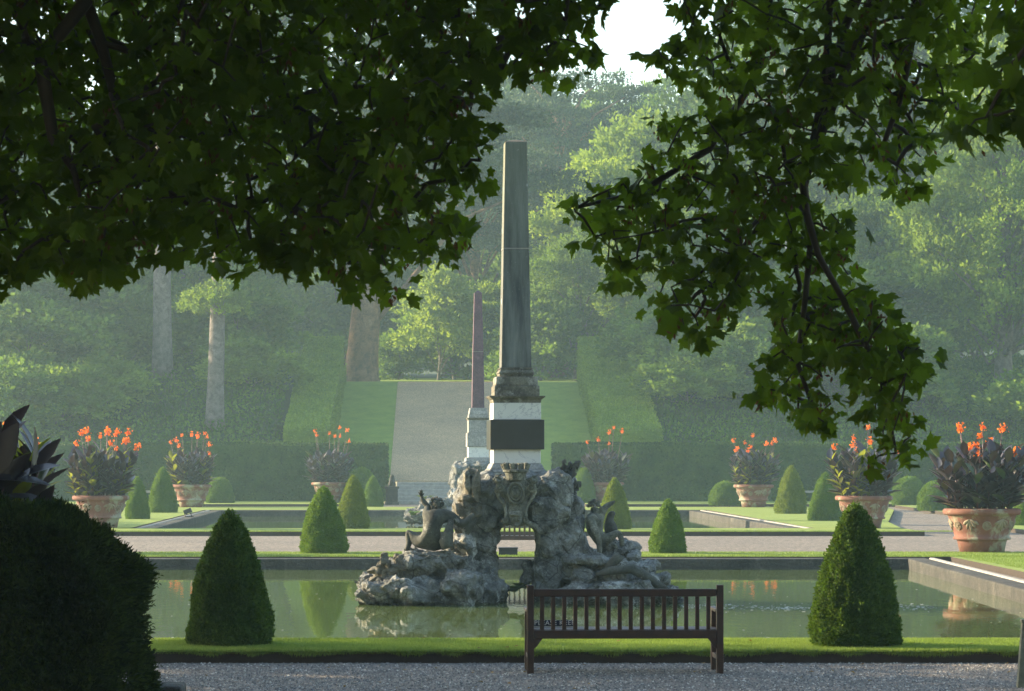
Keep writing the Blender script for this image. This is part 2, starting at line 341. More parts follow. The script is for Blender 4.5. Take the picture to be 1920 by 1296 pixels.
# pools
def pool(label, x0l, x0r, x1l, x1r, y0, y1, w=.42):
    """inner edge trapezoid: y0 front (x0l..x0r), y1 back (x1l..x1r)"""
    t = thing('pool_edging', label, 'pool wall', ((x0l+x0r)/2, y0, 0)); off = Vector(t.location)
    L = lambda pts: [(x-off.x, y-off.y) for x, y in pts]
    zb, zt_ = -.7, -.015
    def seg(pts, name='coping', m=m_coping, z0=zb, z1=zt_): MB().prism(L(pts), z0, z1).build(name, m, t, bevel=.03)
    seg([(x0l-w, y0-.22), (x0r+w, y0-.22), (x0r+w, y0), (x0l-w, y0)])
    seg([(x1l-w, y1), (x1r+w, y1), (x1r+w, y1+w), (x1l-w, y1+w)])
    seg([(x0r+.002, y0+.002), (x0r+w, y0+.002), (x1r+w, y1-.002), (x1r+.002, y1-.002)])
    seg([(x0l-w, y0+.002), (x0l-.002, y0+.002), (x1l-.002, y1-.002), (x1l-w, y1-.002)])
    for sx, a, b_ in ((1, x0r, x1r), (-1, x0l, x1l)):   # pale worn strip of paving behind the side coping
        p = [(a+sx*(w+.004), y0), (a+sx*(w+.13), y0), (b_+sx*(w+.13), y1), (b_+sx*(w+.004), y1)]
        seg(p if sx > 0 else p[::-1], 'paving_strip', m_pave, -.3, .006)
    wl = [(x0l, y0), (x0r, y0), (x1r, y1), (x1l, y1)]
    W = MB().poly([(x, y, -.236) for x, y in wl]).build('pool_water', m_water); tag(W, kind='structure')
    # shallow ledge just under the coping
    return t
pool('grey stone edging of the near pool around the fountain', -7.2, 8.55, -7.4, 9.37, 31.8, 57.3)
pool('grey stone edging of the far pool beyond the gravel path', -8.3, 10.1, -8.6, 9.55, 81.9, 110.3)

# grass blades along the front lawns
def blades(x0, x1, y0, y1, n, h0, h1):
    P = np.stack([rng.uniform(x0, x1, n), rng.uniform(y0, y1, n), np.full(n, -.004)], -1)
    D = np.stack([rng.normal(0, .45, n), rng.normal(0, .45, n), np.ones(n)], -1); return P, D, rng.uniform(h0, h1, n)
gb = MB()
for args in ((-3.2, 6.6, 29.5, 31.58, 70000, .018, .035), (-3.2, 6.6, 29.5, 29.54, 9000, .015, .03), (-6.5, 13, 58, 61, 30000, .02, .04), (-6.5, 13, 57.95, 58.05, 5000, .03, .06), (-12, 14, 77.85, 78.05, 9000, .03, .06), (-3.2, 6.6, 29.47, 29.52, 5000, .03, .055), (10.5, 13, 47, 58, 20000, .02, .04)):
    P, D, h = blades(*args); scatter(gb, P, D, np.tile([0, -1., .2], (len(P), 1))+rdir(len(P))*.5, h, (BLADE[0]*[1.7, 1, 1], BLADE[1]))
n = 9000; P = np.stack([rng.uniform(-3.2, 6.6, n), np.full(n, 29.497), rng.uniform(-.02, .004, n)], -1); kx = .5+.5*np.sin(P[:, 0]*9+2*np.sin(P[:, 0]*3.1))
scatter(gb, P, np.stack([rng.normal(0, .5, n), np.full(n, -.35), -.8+rng.normal(0, .5, n)], -1), rdir(n)+[0, -1, 0], rng.uniform(.012, .045, n)*(.4+kx), (BLADE[0]*[1.7, 1, 1], BLADE[1]))
tag(gb.build('grass', m_grassb), 'short mown grass blades on the lawns beside the near pool', 'grass', kind='stuff')
# loose pebbles on the near gravel
n = 26000
P = np.stack([rng.uniform(-3.2, 6.2, n), rng.uniform(24.3, 29.48, n), np.full(n, -.12)], -1)
T = np.array([[-.5, -.4, 0], [.5, -.45, 0], [.55, .4, 0], [-.4, .5, 0], [0, 0, .55]]); Fq = np.array([[0, 1, 4], [1, 2, 4], [2, 3, 4], [3, 0, 4]])
mb = MB(); a = rng.uniform(0, 6.28, n); scatter(mb, P, np.stack([np.cos(a), np.sin(a), 0*a], -1), np.tile([0, 0, 1.], (n, 1)), rng.uniform(.010, .026, n), (T, Fq))
def pebm():
    m, t, b = mat('pebble'); g_ = N(t, 'NewGeometry')
    t.links.new(ramp(t, g_.outputs['Random Per Island'], [(0, (.08, .08, .08)), (.5, (.19, .18, .17)), (.85, (.29, .27, .25)), (1, (.6, .57, .52))]), b.inputs['Base Color']); b.inputs['Roughness'].default_value = .8; return m
tag(mb.build('gravel', pebm()), 'loose grey pebbles scattered on the gravel path around the bench', 'gravel', kind='stuff')

mb = MB(); n = 70; P = np.stack([rng.uniform(-2.8, 6, n), rng.uniform(25, 31.4, n), np.zeros(n)], -1); P[:, 2] = np.where(P[:, 1] < 29.5, -.10, .03)
a = rng.uniform(0, 6.28, n); scatter(mb, P, np.stack([np.cos(a), np.sin(a), rng.normal(0, .2, n)], -1), rdir(n)*.35+[0, 0, 1], rng.uniform(.03, .06, n), (RHOMB[0]*[1.3, 1, 2.5], RHOMB[1]))
tag(mb.build('leaf_litter', leafmat('dead_leaf', (.16, .08, .03), (.34, .24, .10), (.3, .2, .05), .2)), 'few small dry leaves lying on the gravel and front lawn', 'leaf litter', kind='stuff')
# foam flecks on the near water
mb = MB()
def fleck(x, y, s, sx=1.6):
    a = np.linspace(0, 2*np.pi, 7)[:-1]+random.random(); k = rng.uniform(.6, 1, 6)
    mb.poly([(x+s*sx*math.cos(t)*q, y+s*math.sin(t)*q*2, -.231) for t, q in zip(a, k)])
for i in range(420):
    x = rng.uniform(3.6, 7.4); yb = 42.6+.35*math.sin(x*2)+rng.normal(0, .45); fleck(x, yb, rng.uniform(.006, .022))
for i in range(170):
    fleck(rng.uniform(-4, 8.5), rng.uniform(33, 50), rng.uniform(.006, .016))
tag(mb.build('foam', m_foam), 'white foam flecks drifting on the near pool right of the rocks', 'foam', kind='stuff')

# ------------------------------------------------------------------ haze
hz = MB().box(-135, 135, -45, 425, -2.5, 62).build('haze', None)
hm = bpy.data.materials.new('haze'); hm.use_nodes = True; t = hm.node_tree; t.nodes.remove(t.nodes['Principled BSDF'])
pv = N(t, 'VolumePrincipled'); pv.inputs['Color'].default_value = (.55, .80, .92, 1); pv.inputs['Density'].default_value = HAZE; pv.inputs['Anisotropy'].default_value = .35
t.links.new(pv.outputs[0], t.nodes['Material Output'].inputs['Volume']); hz.data.materials.clear(); hz.data.materials.append(hm)
tag(hz, kind='stuff')

# ------------------------------------------------------------------ clipped hedges
def faces_leaves(mb, quads, dens, size, depth=.06):
    for o, a, b_ in quads:
        o, a, b_ = map(lambda q: np.array(q, float), (o, a, b_)); nn = np.cross(a, b_); A = np.linalg.norm(nn); nn /= A
        n = int(A*dens); s, t_ = rng.random((2, n, 1)); P = o+a*s+b_*t_
        u_ = (np.sin(P[:, 0]*2.1+P[:, 2]*1.7)+np.sin(P[:, 0]*.8+P[:, 1]*1.3+2))[:, None]*.02
        P = P+nn*(rng.uniform(-depth, depth*.5, (n, 1))+u_)
        scatter(mb, P, unit(rdir(n)*.9+nn*.7+[0, 0, .3]), unit(rdir(n)*.8+nn), rng.uniform(.7, 1.3, n)*size)
def hedge(name, label, x0, x1, y0, y1, zb, ztop, m, size=.115, dens=190, fill=None):
    mb = MB(); mb.box(x0+.05, x1-.05, y0+.05, y1-.05, zb, ztop-.05)
    faces_leaves(mb, [((x0, y0, zb), (x1-x0, 0, 0), (0, 0, ztop-zb)), ((x0, y0, ztop), (x1-x0, 0, 0), (0, y1-y0, 0)),
                      ((x1, y0, zb), (0, y1-y0, 0), (0, 0, ztop-zb)), ((x0, y1, zb), (0, y0-y1, 0), (0, 0, ztop-zb))], dens, size)
    return tag(mb.build(name, m), label, 'hedge')
hedge('clipped_hedge', 'long dark clipped hedge left of the gravel ramp, behind the flower pots', -24, -2.65, 133.9, 136, -.02, 2.67, m_hedge)
hedge('clipped_hedge', 'long dark clipped hedge right of the gravel ramp, behind the flower pots', 5.3, 32, 133.9, 136, -.02, 2.67, m_hedge)
def slope_hedge(label, x0, x1):
    mb = MB(); ya, yb = 136.6, 158.5
    f = lambda Y: .9+5.3*(Y-134.4)/23.6
    za, zb_ = f(ya)+2.0, f(yb)+2.45; g0, g1 = f(ya)-1.5, f(yb)-2.5
    c = np.array([(x0+.05, ya+.05, g0), (x1-.05, ya+.05, g0), (x1-.05, yb, g1), (x0+.05, yb, g1), (x0+.05, ya+.05, za-.05), (x1-.05, ya+.05, za-.05), (x1-.05, yb, zb_-.05), (x0+.05, yb, zb_-.05)])
    mb.add(c, [(4, 5, 6, 7), (0, 1, 5, 4), (1, 2, 6, 5), (3, 0, 4, 7), (2, 3, 7, 6)])
    L_ = yb-ya
    faces_leaves(mb, [((x0, ya, g0), (x1-x0, 0, 0), (0, 0, za-g0)), ((x0, ya, za), (x1-x0, 0, 0), (0, L_, zb_-za)),
                      ((x1, ya, g0), (0, L_, g1-g0), (0, 0, za-g0)), ((x0, ya, g0), (0, 0, za-g0), (0, L_, zb_-za)),
                      ((x0, yb, g1), (0, 0, zb_-g1), (x1-x0, 0, 0))], 220, .105)
    return tag(mb.build('clipped_hedge', m_hedgel), label, 'hedge')
slope_hedge('sloping clipped hedge climbing the hill left of the ramp', -7.6, -5.45)
slope_hedge('sloping clipped hedge climbing the hill right of the ramp', 7.55, 10.5)

# ------------------------------------------------------------------ topiary
def bullet(t): return np.maximum(1-t**1.6, 0)**.7*(.93+.07*np.minimum(t/.08, 1))
def dome(t): return np.sqrt(np.maximum(1-(t)**2.3, 0))*(.9+.1*np.minimum(t/.15, 1))
def topi_mesh(prof, H, Rr, n, size, m, seed):
    r_ = np.random.default_rng(seed); mb = MB()
    lum = lambda a, z: 1+.035*np.sin(a*3+z*5+seed)+.03*np.sin(a*5-z*9+seed*2)+.02*np.sin(a*9+z*16)
    ts = np.linspace(0, 1, 22); na = 40; aa = np.linspace(0, 2*np.pi, na, endpoint=False)
    V = []
    for t_ in ts:
        rr = prof(t_)*Rr*.93
        for a_ in aa: k = lum(a_, t_*H); V.append((rr*k*math.cos(a_), rr*k*math.sin(a_), t_*H*.985))
    i = np.arange(21)[:, None]*na; j = np.arange(na)[None]; k = (j+1) % na
    mb.add(V, np.stack([i+j, i+k, i+na+k, i+na+j], -1).reshape(-1, 4))
    t_ = r_.random(n*3); keep = r_.random(n*3) < prof(t_)*.93+.07; t_ = t_[keep][:n]; n = len(t_)
    a_ = r_.uniform(0, 2*np.pi, n); rr = prof(t_)*Rr*lum(a_, t_*H)
    e = .01; dr = (prof(np.clip(t_+e, 0, 1))-prof(np.clip(t_-e, 0, 1)))*Rr; dz = 2*e*H
    nn = unit(np.stack([np.cos(a_)*dz, np.sin(a_)*dz, -dr], -1))
    P = np.stack([rr*np.cos(a_), rr*np.sin(a_), t_*H], -1)+nn*(r_.uniform(-.04, .012, (n, 1))+.016*np.sin(a_*11+t_*19+seed)[:, None]*np.sin(t_*31-a_*5)[:, None])
    rd = unit(r_.normal(size=(n, 3))); rd2 = unit(r_.normal(size=(n, 3)))
    scatter(mb, P, unit(rd*.8+nn*.8+[0, 0, .35]), unit(rd2*.9+nn), r_.uniform(.7, 1.35, n)*size)
    # a few unclipped shoots
    q = r_.integers(0, n, 160); scatter(mb, P[q], unit(nn[q]+rd[q]*.4+[0, 0, .3]), rd2[q], r_.uniform(1.2, 2.4, 160)*size)
    return mb.mesh('topiary_cone', m)
cone_near1 = topi_mesh(bullet, 1.44, .485, 26000, .031, m_box1, 1); cone_near2 = topi_mesh(bullet, 1.52, .49, 26000, .031, m_box1, 2)
cone_m = topi_mesh(bullet, 1.45, .47, 15000, .036, m_box2, 3); cone_g = topi_mesh(bullet, 1.45, .46, 13000, .038, m_box3, 4)
cone_g2 = topi_mesh(bullet, 1.45, .50, 13000, .038, m_box2, 7)
dome_m = topi_mesh(dome, 1.15, .68, 14000, .045, m_box2, 5)
def put_topi(name, me, u, vb, w_, top, label, d=None, zb=0, H0=1.45, R0=.47):
    d = d or (HC-zb)*F/(vb-V0); s = F/d; o = link(name, me)
    o.location = ((u-U0)/s, d, zb-.01); hh = (vb-top)/s/H0; rr = (w_/2)/s/R0
    o.scale = (rr, rr*random.uniform(.94, 1.06), hh); o.rotation_euler = (R(random.uniform(-.7, .7)), R(random.uniform(-.7, .7)), random.uniform(0, 6.28))
    return tag(o, label, 'topiary', 'clipped topiary on the lawns')
C = put_topi
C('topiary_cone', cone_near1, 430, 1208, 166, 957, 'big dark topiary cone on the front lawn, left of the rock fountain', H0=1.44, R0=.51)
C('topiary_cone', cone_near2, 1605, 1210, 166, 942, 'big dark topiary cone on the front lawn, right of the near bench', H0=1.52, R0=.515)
C('topiary_cone', cone_m, 607, 1037, 86, 912, 'green topiary cone behind the near pool, left of the rock fountain')
C('topiary_cone', cone_g2, 1252, 1037, 71, 935, 'squat green topiary cone behind the near pool, right of the seated statue', R0=.50)
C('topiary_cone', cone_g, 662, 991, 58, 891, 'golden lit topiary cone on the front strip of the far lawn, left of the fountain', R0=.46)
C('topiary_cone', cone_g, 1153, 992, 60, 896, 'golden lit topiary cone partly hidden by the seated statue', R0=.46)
C('topiary_cone', cone_m, 699, 950, 40, 892, 'small topiary cone beside the stone lion')
C('topiary_cone', cone_m, 305, 961, 53, 876, 'topiary cone just left of the second flower pot from the left')
C('topiary_cone', cone_g2, 258, 973, 46, 893, 'topiary cone touching the right side of the sunlit left flower pot', R0=.50)
C('topiary_cone', cone_g, 1483, 963, 56, 873, 'golden lit topiary cone right of the smaller right hand flower pot', R0=.46)
C('topiary_cone', cone_m, 1548, 976, 60, 886, 'dark green topiary cone left of the flower pot under the hanging branch')
DL = [(412, 943, 54, 895, 'rounded topiary dome right of the second flower pot from the left'), (677, 943, 60, 877, 'tall rounded topiary dome between the pot and the cone by the stone lion'),
      (1360, 947, 62, 902, 'low topiary dome half behind the smaller right hand flower pot'), (1705, 946, 68, 893, 'wide topiary dome in front of the right hedge, beside the gravel bend'),
      (1755, 957, 66, 902, 'sunlit topiary dome half behind the largest flower pot'), (1922, 985, 44, 925, 'topiary dome cut by the right edge of the photo'),
      (1095, 943, 40, 878, 'topiary dome glimpsed between the rock fountain and a flower pot'), (20, 950, 60, 900, 'topiary dome at the far left before the hedge')]
for u, vb, w_, tp, lb in DL: put_topi('topiary_dome', dome_m, u, vb, w_, tp, lb, H0=1.15, R0=.68)

# ------------------------------------------------------------------ yew hedge in the left foreground
def yew():
    mb = MB(); x0, x1, y0, y1, zb, z1 = -5.4, -2.66, 22.2, 25.2, -.12, 1.52
    mb.box(x0, x1-.5, y0+.16, y1-.16, zb, z1-.18); mb.box(x0, x1-.2, y0+.16, y1-.16, zb, z1-.55)
    SP = (np.array([[0, 0, 0], [.06, .35, .02], [0, 1, -.05], [-.06, .35, .02], [.28, .55, .0], [-.28, .6, .0], [.2, .85, 0], [-.2, .9, 0]]), np.array([[0, 1, 2, 3], [0, 4, 1, 1], [0, 5, 3, 3]])[:1])
    n = 60000
    s = rng.random((n, 3)); f = rng.integers(0, 10, n); P = np.stack([x0+(x1-x0)*s[:, 0], y0+(y1-y0)*s[:, 1], zb+(z1-zb)*s[:, 2]], -1); nn = np.zeros((n, 3))
    a = f < 5; P[a, 1] = y0; nn[a, 1] = -1
    b_ = (f >= 5) & (f < 8); P[b_, 2] = z1; nn[b_, 2] = 1
    c = f >= 8; P[c, 0] = x1; nn[c, 0] = 1
    # rounded top right shoulder and lumpy surface
    k = np.clip((P[:, 2]-(z1-.5))/.5, 0, 1)*np.clip((P[:, 0]-(x1-.6))/.6, 0, 1)
    P[:, 0] -= k*.24+.08*np.sin(P[:, 2]*6+P[:, 1]*2)*(P[:, 0] > x1-.3); P[:, 2] -= k*.14
    l = .06*np.sin(P[:, 0]*4+P[:, 2]*3.3)+.05*np.sin(P[:, 2]*7+P[:, 1]*4)+.04*np.sin(P[:, 0]*9)
    P += nn*(l+rng.uniform(-.13, .05, n))[:, None]
    D = unit(nn*.8+rdir(n)*.7+[0, 0, .45])
    for q, sz in ((0, .075), (1, .05)):
        scatter(mb, P+q*D*.03, unit(D+rdir(n)*.5*q), rdir(n), rng.uniform(.6, 1.4, n)*sz, (RHOMB[0]*[.45, 1, 1], RHOMB[1]))
    q = rng.integers(0, n, 1400)   # longer loose sprays with side needles
    for kk in range(7):
        off = kk/7*.13; sd_ = (1 if kk % 2 else -1)
        side = unit(np.cross(D[q], [0.3, 1, 0.1]))*sd_
        scatter(mb, P[q]+D[q]*off, unit(D[q]+side*.9), unit(rdir(len(q))*.3+[0, -1, .3]), .04, (RHOMB[0]*[.4, 1, 1], RHOMB[1]))
    return tag(mb.build('yew_hedge', m_yewdark), 'almost black shaggy yew hedge in the lower left corner', 'hedge')
yew()
tag(MB().box(-3.1, -2.26, 24.6, 25.1, -.12, .03).build('stone_kerb', m_coping, bevel=.03), 'low dark stone block at the foot of the black yew hedge', 'kerb')

# ------------------------------------------------------------------ benches
def bench(label, W_=1.94, m=m_wood):
    t = thing('park_bench', label, 'bench'); h = W_/2; b_ = .006
    for sx in (-1, 1):
        x = sx*(h-.034)
        MB().box(x-.034, x+.034, -.03, .03, 0, .875).build('leg', m, t, bevel=b_)         # back post
        MB().box(x-.031, x+.031, .47, .53, 0, .60).build('leg', m, t, bevel=b_)           # front leg
        MB().box(x-.04, x+.04, .032, .57, .602, .635).build('armrest', m, t, bevel=b_)
        MB().box(x-.022, x+.022, .032, .468, .13, .18).build('stretcher', m, t, bevel=b_)
        MB().prism([(0, 0), (.09, 0), (.055, .045), (.05, .075), (0, .1)], -.018, .018)
        br = MB(); p = [(0, 0), (.085, 0), (.06, -.03), (.035, -.07), (0, -.1)]
        V = [(sx*(h-.069)-sx*a_, y_, .345+c_) for y_ in (-.018, .018) for a_, c_ in p]
        br.add(V, [(0, 1, 2, 3, 4)]); br.f.append((np.array([[9, 8, 7, 6, 5]]), 0)); br.f.append((np.array([[i, 5+i, 5+(i+1) % 5, (i+1) % 5] for i in range(5)]), 0))
        br.build('corner_bracket', m, t)
    MB().box(-h+.07, h-.07, -.022, .022, .76, .835).build('top_rail', m, t, bevel=b_)
    MB().box(-h+.07, h-.07, -.022, .022, .345, .43).build('bottom_rail', m, t, bevel=b_)
    MB().box(-h+.066, h-.066, .48, .52, .33, .41).build('front_rail', m, t, bevel=b_)
    n = 16; span = W_-.14
    for i in range(n):
        x = -span/2+(i+.72)*span/(n+.44)
        MB().box(x-.021, x+.021, -.011, .011, .431, .759).build('back_slat', m, t, bevel=.003)
    for i in range(5):
        y = .055+i*.098; z = .412
        MB().box(-h+.02, h-.02, y, y+.082, z, z+.022).build('seat_slat', m, t, bevel=.004)
    return t
b1 = bench('dark wooden slatted bench seen from behind on the near gravel'); b1.location = (1.80, 28.05, -.12); b1.rotation_euler = (0, 0, R(1.2))
b2 = copy_tree(b1); b2['label'] = 'wooden slatted bench on the middle gravel path, seen through the rock arch'; b2.location = (1.95, 62.0, -.12); b2.rotation_euler = (0, 0, 0)
# notice on the bench seat
t = thing('notice_plate', 'small dark blue notice with white capitals standing on the near bench seat', 'sign', (1.10, 28.5, .320), R(1.2))
MB().box(-.215, .215, 0, .012, 0, .062).build('plate', m_sign, t, bevel=.003)
fc = bpy.data.curves.new('lettering', 'FONT'); fc.body = 'PLEASE KEEP'; fc.size = .066; fc.extrude = .0015; fc.resolution_u = 3; fc.align_x = 'CENTER'; fc.align_y = 'CENTER'; fc.space_character = 1.12
fo = bpy.data.objects.new('lettering', fc); col.objects.link(fo); fo.parent = t; fo.location = (.02, -.003, .033); fo.rotation_euler = (R(90), 0, 0); fc.materials.append(m_letter)
bpy.context.view_layer.update(); me_ = bpy.data.meshes.new_from_object(fo.evaluated_get(bpy.context.evaluated_depsgraph_get())); bpy.data.objects.remove(fo)
fo = link('lettering', me_, t); fo.location = (.02, -.003, .033); fo.rotation_euler = (R(90), 0, 0)
# weathered post at right edge
t = thing('wooden_post', 'weathered grey green wooden post cut off by the right edge', 'post', (5.36, 26.3, -.12), 0)
MB().add([(-.05, -.045, 0), (.05, -.045, 0), (.05, .045, 0), (-.05, .045, 0), (-.005, -.035, .6), (.065, -.035, .6), (.065, .035, .6), (-.005, .035, .6)], [(0, 1, 5, 4), (1, 2, 6, 5), (2, 3, 7, 6), (3, 0, 4, 7), (4, 5, 6, 7)]).build('shaft', m_greywood, t, bevel=.006)
MB().box(-.015, .075, -.045, .045, .601, .635).build('cap', m_greywood, t, bevel=.008)
# two small stone seats before the far hedge
for u, lb in ((273, 'pale stone seat before the far left hedge, behind the topiary cones'), (1518, 'pale stone seat before the far right hedge, between two topiary cones')):
    d = 131; t = thing('stone_bench', lb, 'bench', ((u-U0)*d/F, d, 0), 0, 'stone seats before the hedge')
    MB().box(-.9, .9, -.25, .25, .42, .52).build('seat', m_pave, t, bevel=.02)
    for sx in (-.65, .65): MB().box(sx-.08, sx+.08, -.2, .2, 0, .419).build('leg', m_coping, t, bevel=.01)
# floodlight on far coping, utility box
t = thing('floodlight', 'small black floodlight on the left edge of the far pool', 'lamp', ((353-U0)*98/F, 98, -.01))
MB().box(-.14, .14, -.02, .1, .16, .19).obox((-.02, 0, .2), (.13, 0, .05), (0, .07, 0), (-.03, 0, .07)).build('lamp_head', m_metal, t, bevel=.01)
MB().tube([(-.12, 0, 0), (-.02, 0, .17)], .018).tube([(.14, 0, 0), (.05, 0, .17)], .018).tube([(-.14, 0, .01), (.2, 0, .01)], .015).build('stand', m_metal, t)
t = thing('utility_box', 'dark box on the lawn behind the near pool, seen through the arch', 'box', ((953-U0)*59/F, 59, 0))
MB().box(-.2, .19, -.15, .15, 0, .13).build('body', m_box, t, bevel=.01); MB().box(-.21, .2, -.16, .16, .131, .16).build('lid', m_box, t, bevel=.008)

# ------------------------------------------------------------------ stairs and lion
t = thing('stone_steps', 'wide pale stone steps at the foot of the gravel ramp', 'steps', (1.05, 132, -.12))
for i in range(6): MB().box(-3.2, 3.2, .4*i, .4*i+(.45 if i < 5 else .44), 0 if i == 0 else .17*i-.05, .17*(i+1)).build('step', m_pave, t, bevel=.02)

def skin(name, V, E, Rd, m, parent=None, sub=2, root=0):
    me = bpy.data.meshes.new(name); me.from_pydata([tuple(v) for v in V], E, []); me.update()
    o = link(name, me, parent); me.materials.append(m)
    md = o.modifiers.new('skin', 'SKIN'); md.use_smooth_shade = True
    for i, r_ in enumerate(Rd):
        sv = me.skin_vertices[0].data[i]; sv.radius = (r_*.9, r_*.9) if not isinstance(r_, tuple) else r_; sv.use_root = (i == root)
    s = o.modifiers.new('sub', 'SUBSURF'); s.levels = sub; s.render_levels = sub
    return o
def lion(label, x):
    t = thing('lion_statue', label, 'statue', (x, 130.5, -.12), 0)
    p = MB(); p.box(-.32, .32, -.32, .32, 0, .12).box(-.27, .27, -.27, .27, .121, .74).box(-.33, .33, -.33, .33, .741, .84); p.build('plinth', m_coping, t, bevel=.015)
    z = .84
    skin('lion_body', [(0, .12, z+.1), (0, .05, z+.22), (0, -.03, z+.36), (0, -.06, z+.47), (0, -.13, z+.5), (-.08, -.08, z+.2), (-.08, -.16, z+.03), (.08, -.08, z+.2), (.08, -.16, z+.03), (-.13, .1, z+.06), (-.14, -.06, z+.03), (.13, .1, z+.06), (.14, -.06, z+.03), (0, -.2, z+.48)],
         [(0, 1), (1, 2), (2, 3), (3, 4), (2, 5), (5, 6), (2, 7), (7, 8), (0, 9), (9, 10), (0, 11), (11, 12), (4, 13)], [.13, .13, .13, .12, .08, .05, .04, .05, .04, .08, .04, .08, .04, .04], m_statue, t)
    return t
lion('crouching stone lion on a plinth left of the steps', (735-U0)*130.5/F)

# ------------------------------------------------------------------ rock fountain with obelisk
import bmesh
def hull(mb, c, r, n=13, seed=None, boxy=.62, bev=None):
    g_ = np.random.default_rng(seed) if seed is not None else rng
    P = unit(g_.normal(size=(n, 3)))*g_.uniform(.92, 1.12, (n, 1))
    boxy = boxy+g_.uniform(0, .3); P = np.clip(P, -boxy, boxy)/boxy; a_ = g_.uniform(-.3, .3); c_, s_ = math.cos(a_), math.sin(a_)
    P = np.stack([P[:, 0]*c_-P[:, 2]*s_, P[:, 1], P[:, 0]*s_+P[:, 2]*c_], -1); P = P*np.array(r)*.93+np.array(c)
    bm = bmesh.new()
    for p in P: bm.verts.new(p)
    res = bmesh.ops.convex_hull(bm, input=bm.verts)
    bmesh.ops.delete(bm, geom=[x for x in res['geom_interior'] if isinstance(x, bmesh.types.BMVert)], context='VERTS')
    rr = float(np.min(r))
    if rr > .06:
        bmesh.ops.dissolve_limit(bm, angle_limit=.22, verts=bm.verts, edges=bm.edges)
        bmesh.ops.bevel(bm, geom=list(bm.edges), offset=rr*.10, segments=1, affect='EDGES', clamp_overlap=True)
        bmesh.ops.triangulate(bm, faces=bm.faces)
        for it in range(7):
            es = [e for e in bm.edges if e.calc_length() > .045]
            if not es: break
            bmesh.ops.subdivide_edges(bm, edges=es, cuts=1); bmesh.ops.triangulate(bm, faces=[f for f in bm.faces if len(f.verts) > 3])
    bm.verts.index_update(); V = [v.co[:] for v in bm.verts]; Fc = [[v.index for v in f.verts] for f in bm.faces if len(f.verts) == 3]
    bm.free(); mb.add(V, Fc)
def tex(name, typ, **kw):
    t_ = bpy.data.textures.new(name, typ)
    for k, v in kw.items(): setattr(t_, k, v)
    return t_
tx4 = tex('ridges', 'MUSGRAVE', musgrave_type='RIDGED_MULTIFRACTAL', noise_scale=.42, octaves=4)
tx1 = tex('lumps', 'CLOUDS', noise_scale=.22, noise_depth=3); tx2 = tex('chips', 'VORONOI', noise_scale=.13); tx3 = tex('pits', 'CLOUDS', noise_scale=.05, noise_depth=2)
def rockify(o, vox=.032, k=1.0):
    for tx_, s_ in ((tx1, .07), (tx4, .085 if vox > .025 else .02), (tx2, .06), (tx3, .045)):
        d_ = o.modifiers.new('disp', 'DISPLACE'); d_.texture = tx_; d_.strength = s_*k; d_.mid_level = .72 if tx_ is tx4 else .5; d_.texture_coords = 'LOCAL'
OX, OY = 1.148, 45.0
def lp(u, v, dy=0):                # photo pixel at depth OY+dy, in fountain coordinates
    x, y, z = at(u, v, OY+dy); return np.array((x-OX, dy, z))
def stone_blocks(mb, L, seed=11):
    for i, (u, v, ru, rv, dy, ry) in enumerate(L):
        s = F/(OY+dy); hull(mb, lp(u, v, dy), (ru/s, ry, rv/s), 30, seed+i*7)
UP = [(898, 918, 40, 36, -.5, .45), (1036, 918, 40, 36, -.5, .45), (966, 925, 38, 42, -.35, .45), (905, 960, 40, 34, -.45, .5), (1030, 962, 42, 36, -.45, .5), (882, 985, 30, 34, -.5, .45),
      (1066, 962, 24, 40, -.35, .4), (1060, 935, 24, 36, .1, .5), (895, 925, 42, 40, .5, .45), (1036, 925, 42, 40, .5, .45), (966, 925, 40, 40, .55, .4), (900, 965, 40, 36, .5, .45), (1035, 965, 42, 36, .5, .45),
      (966, 912, 70, 28, 0, .9), (912, 972, 22, 24, -.6, .35), (1022, 978, 22, 22, -.6, .35), (872, 950, 26, 36, -.1, .5),
      (905, 1012, 30, 32, -.5, .4), (900, 1060, 35, 36, -.45, .45), (914, 1105, 26, 34, -.5, .4), (1032, 1015, 28, 36, -.5, .4), (1032, 1062, 30, 42, -.45, .45), (1026, 1110, 28, 30, -.45, .4),
      (1072, 1010, 28, 40, -.4, .4), (1072, 1055, 34, 38, -.4, .45), (900, 1020, 32, 40, .5, .4), (900, 1080, 36, 50, .5, .45), (1034, 1020, 30, 40, .5, .4), (1036, 1080, 34, 50, .5, .45),
      (1085, 1040, 26, 40, .3, .5), (862, 1030, 28, 40, .3, .5), (1096, 1045, 22, 24, -.3, .35)]
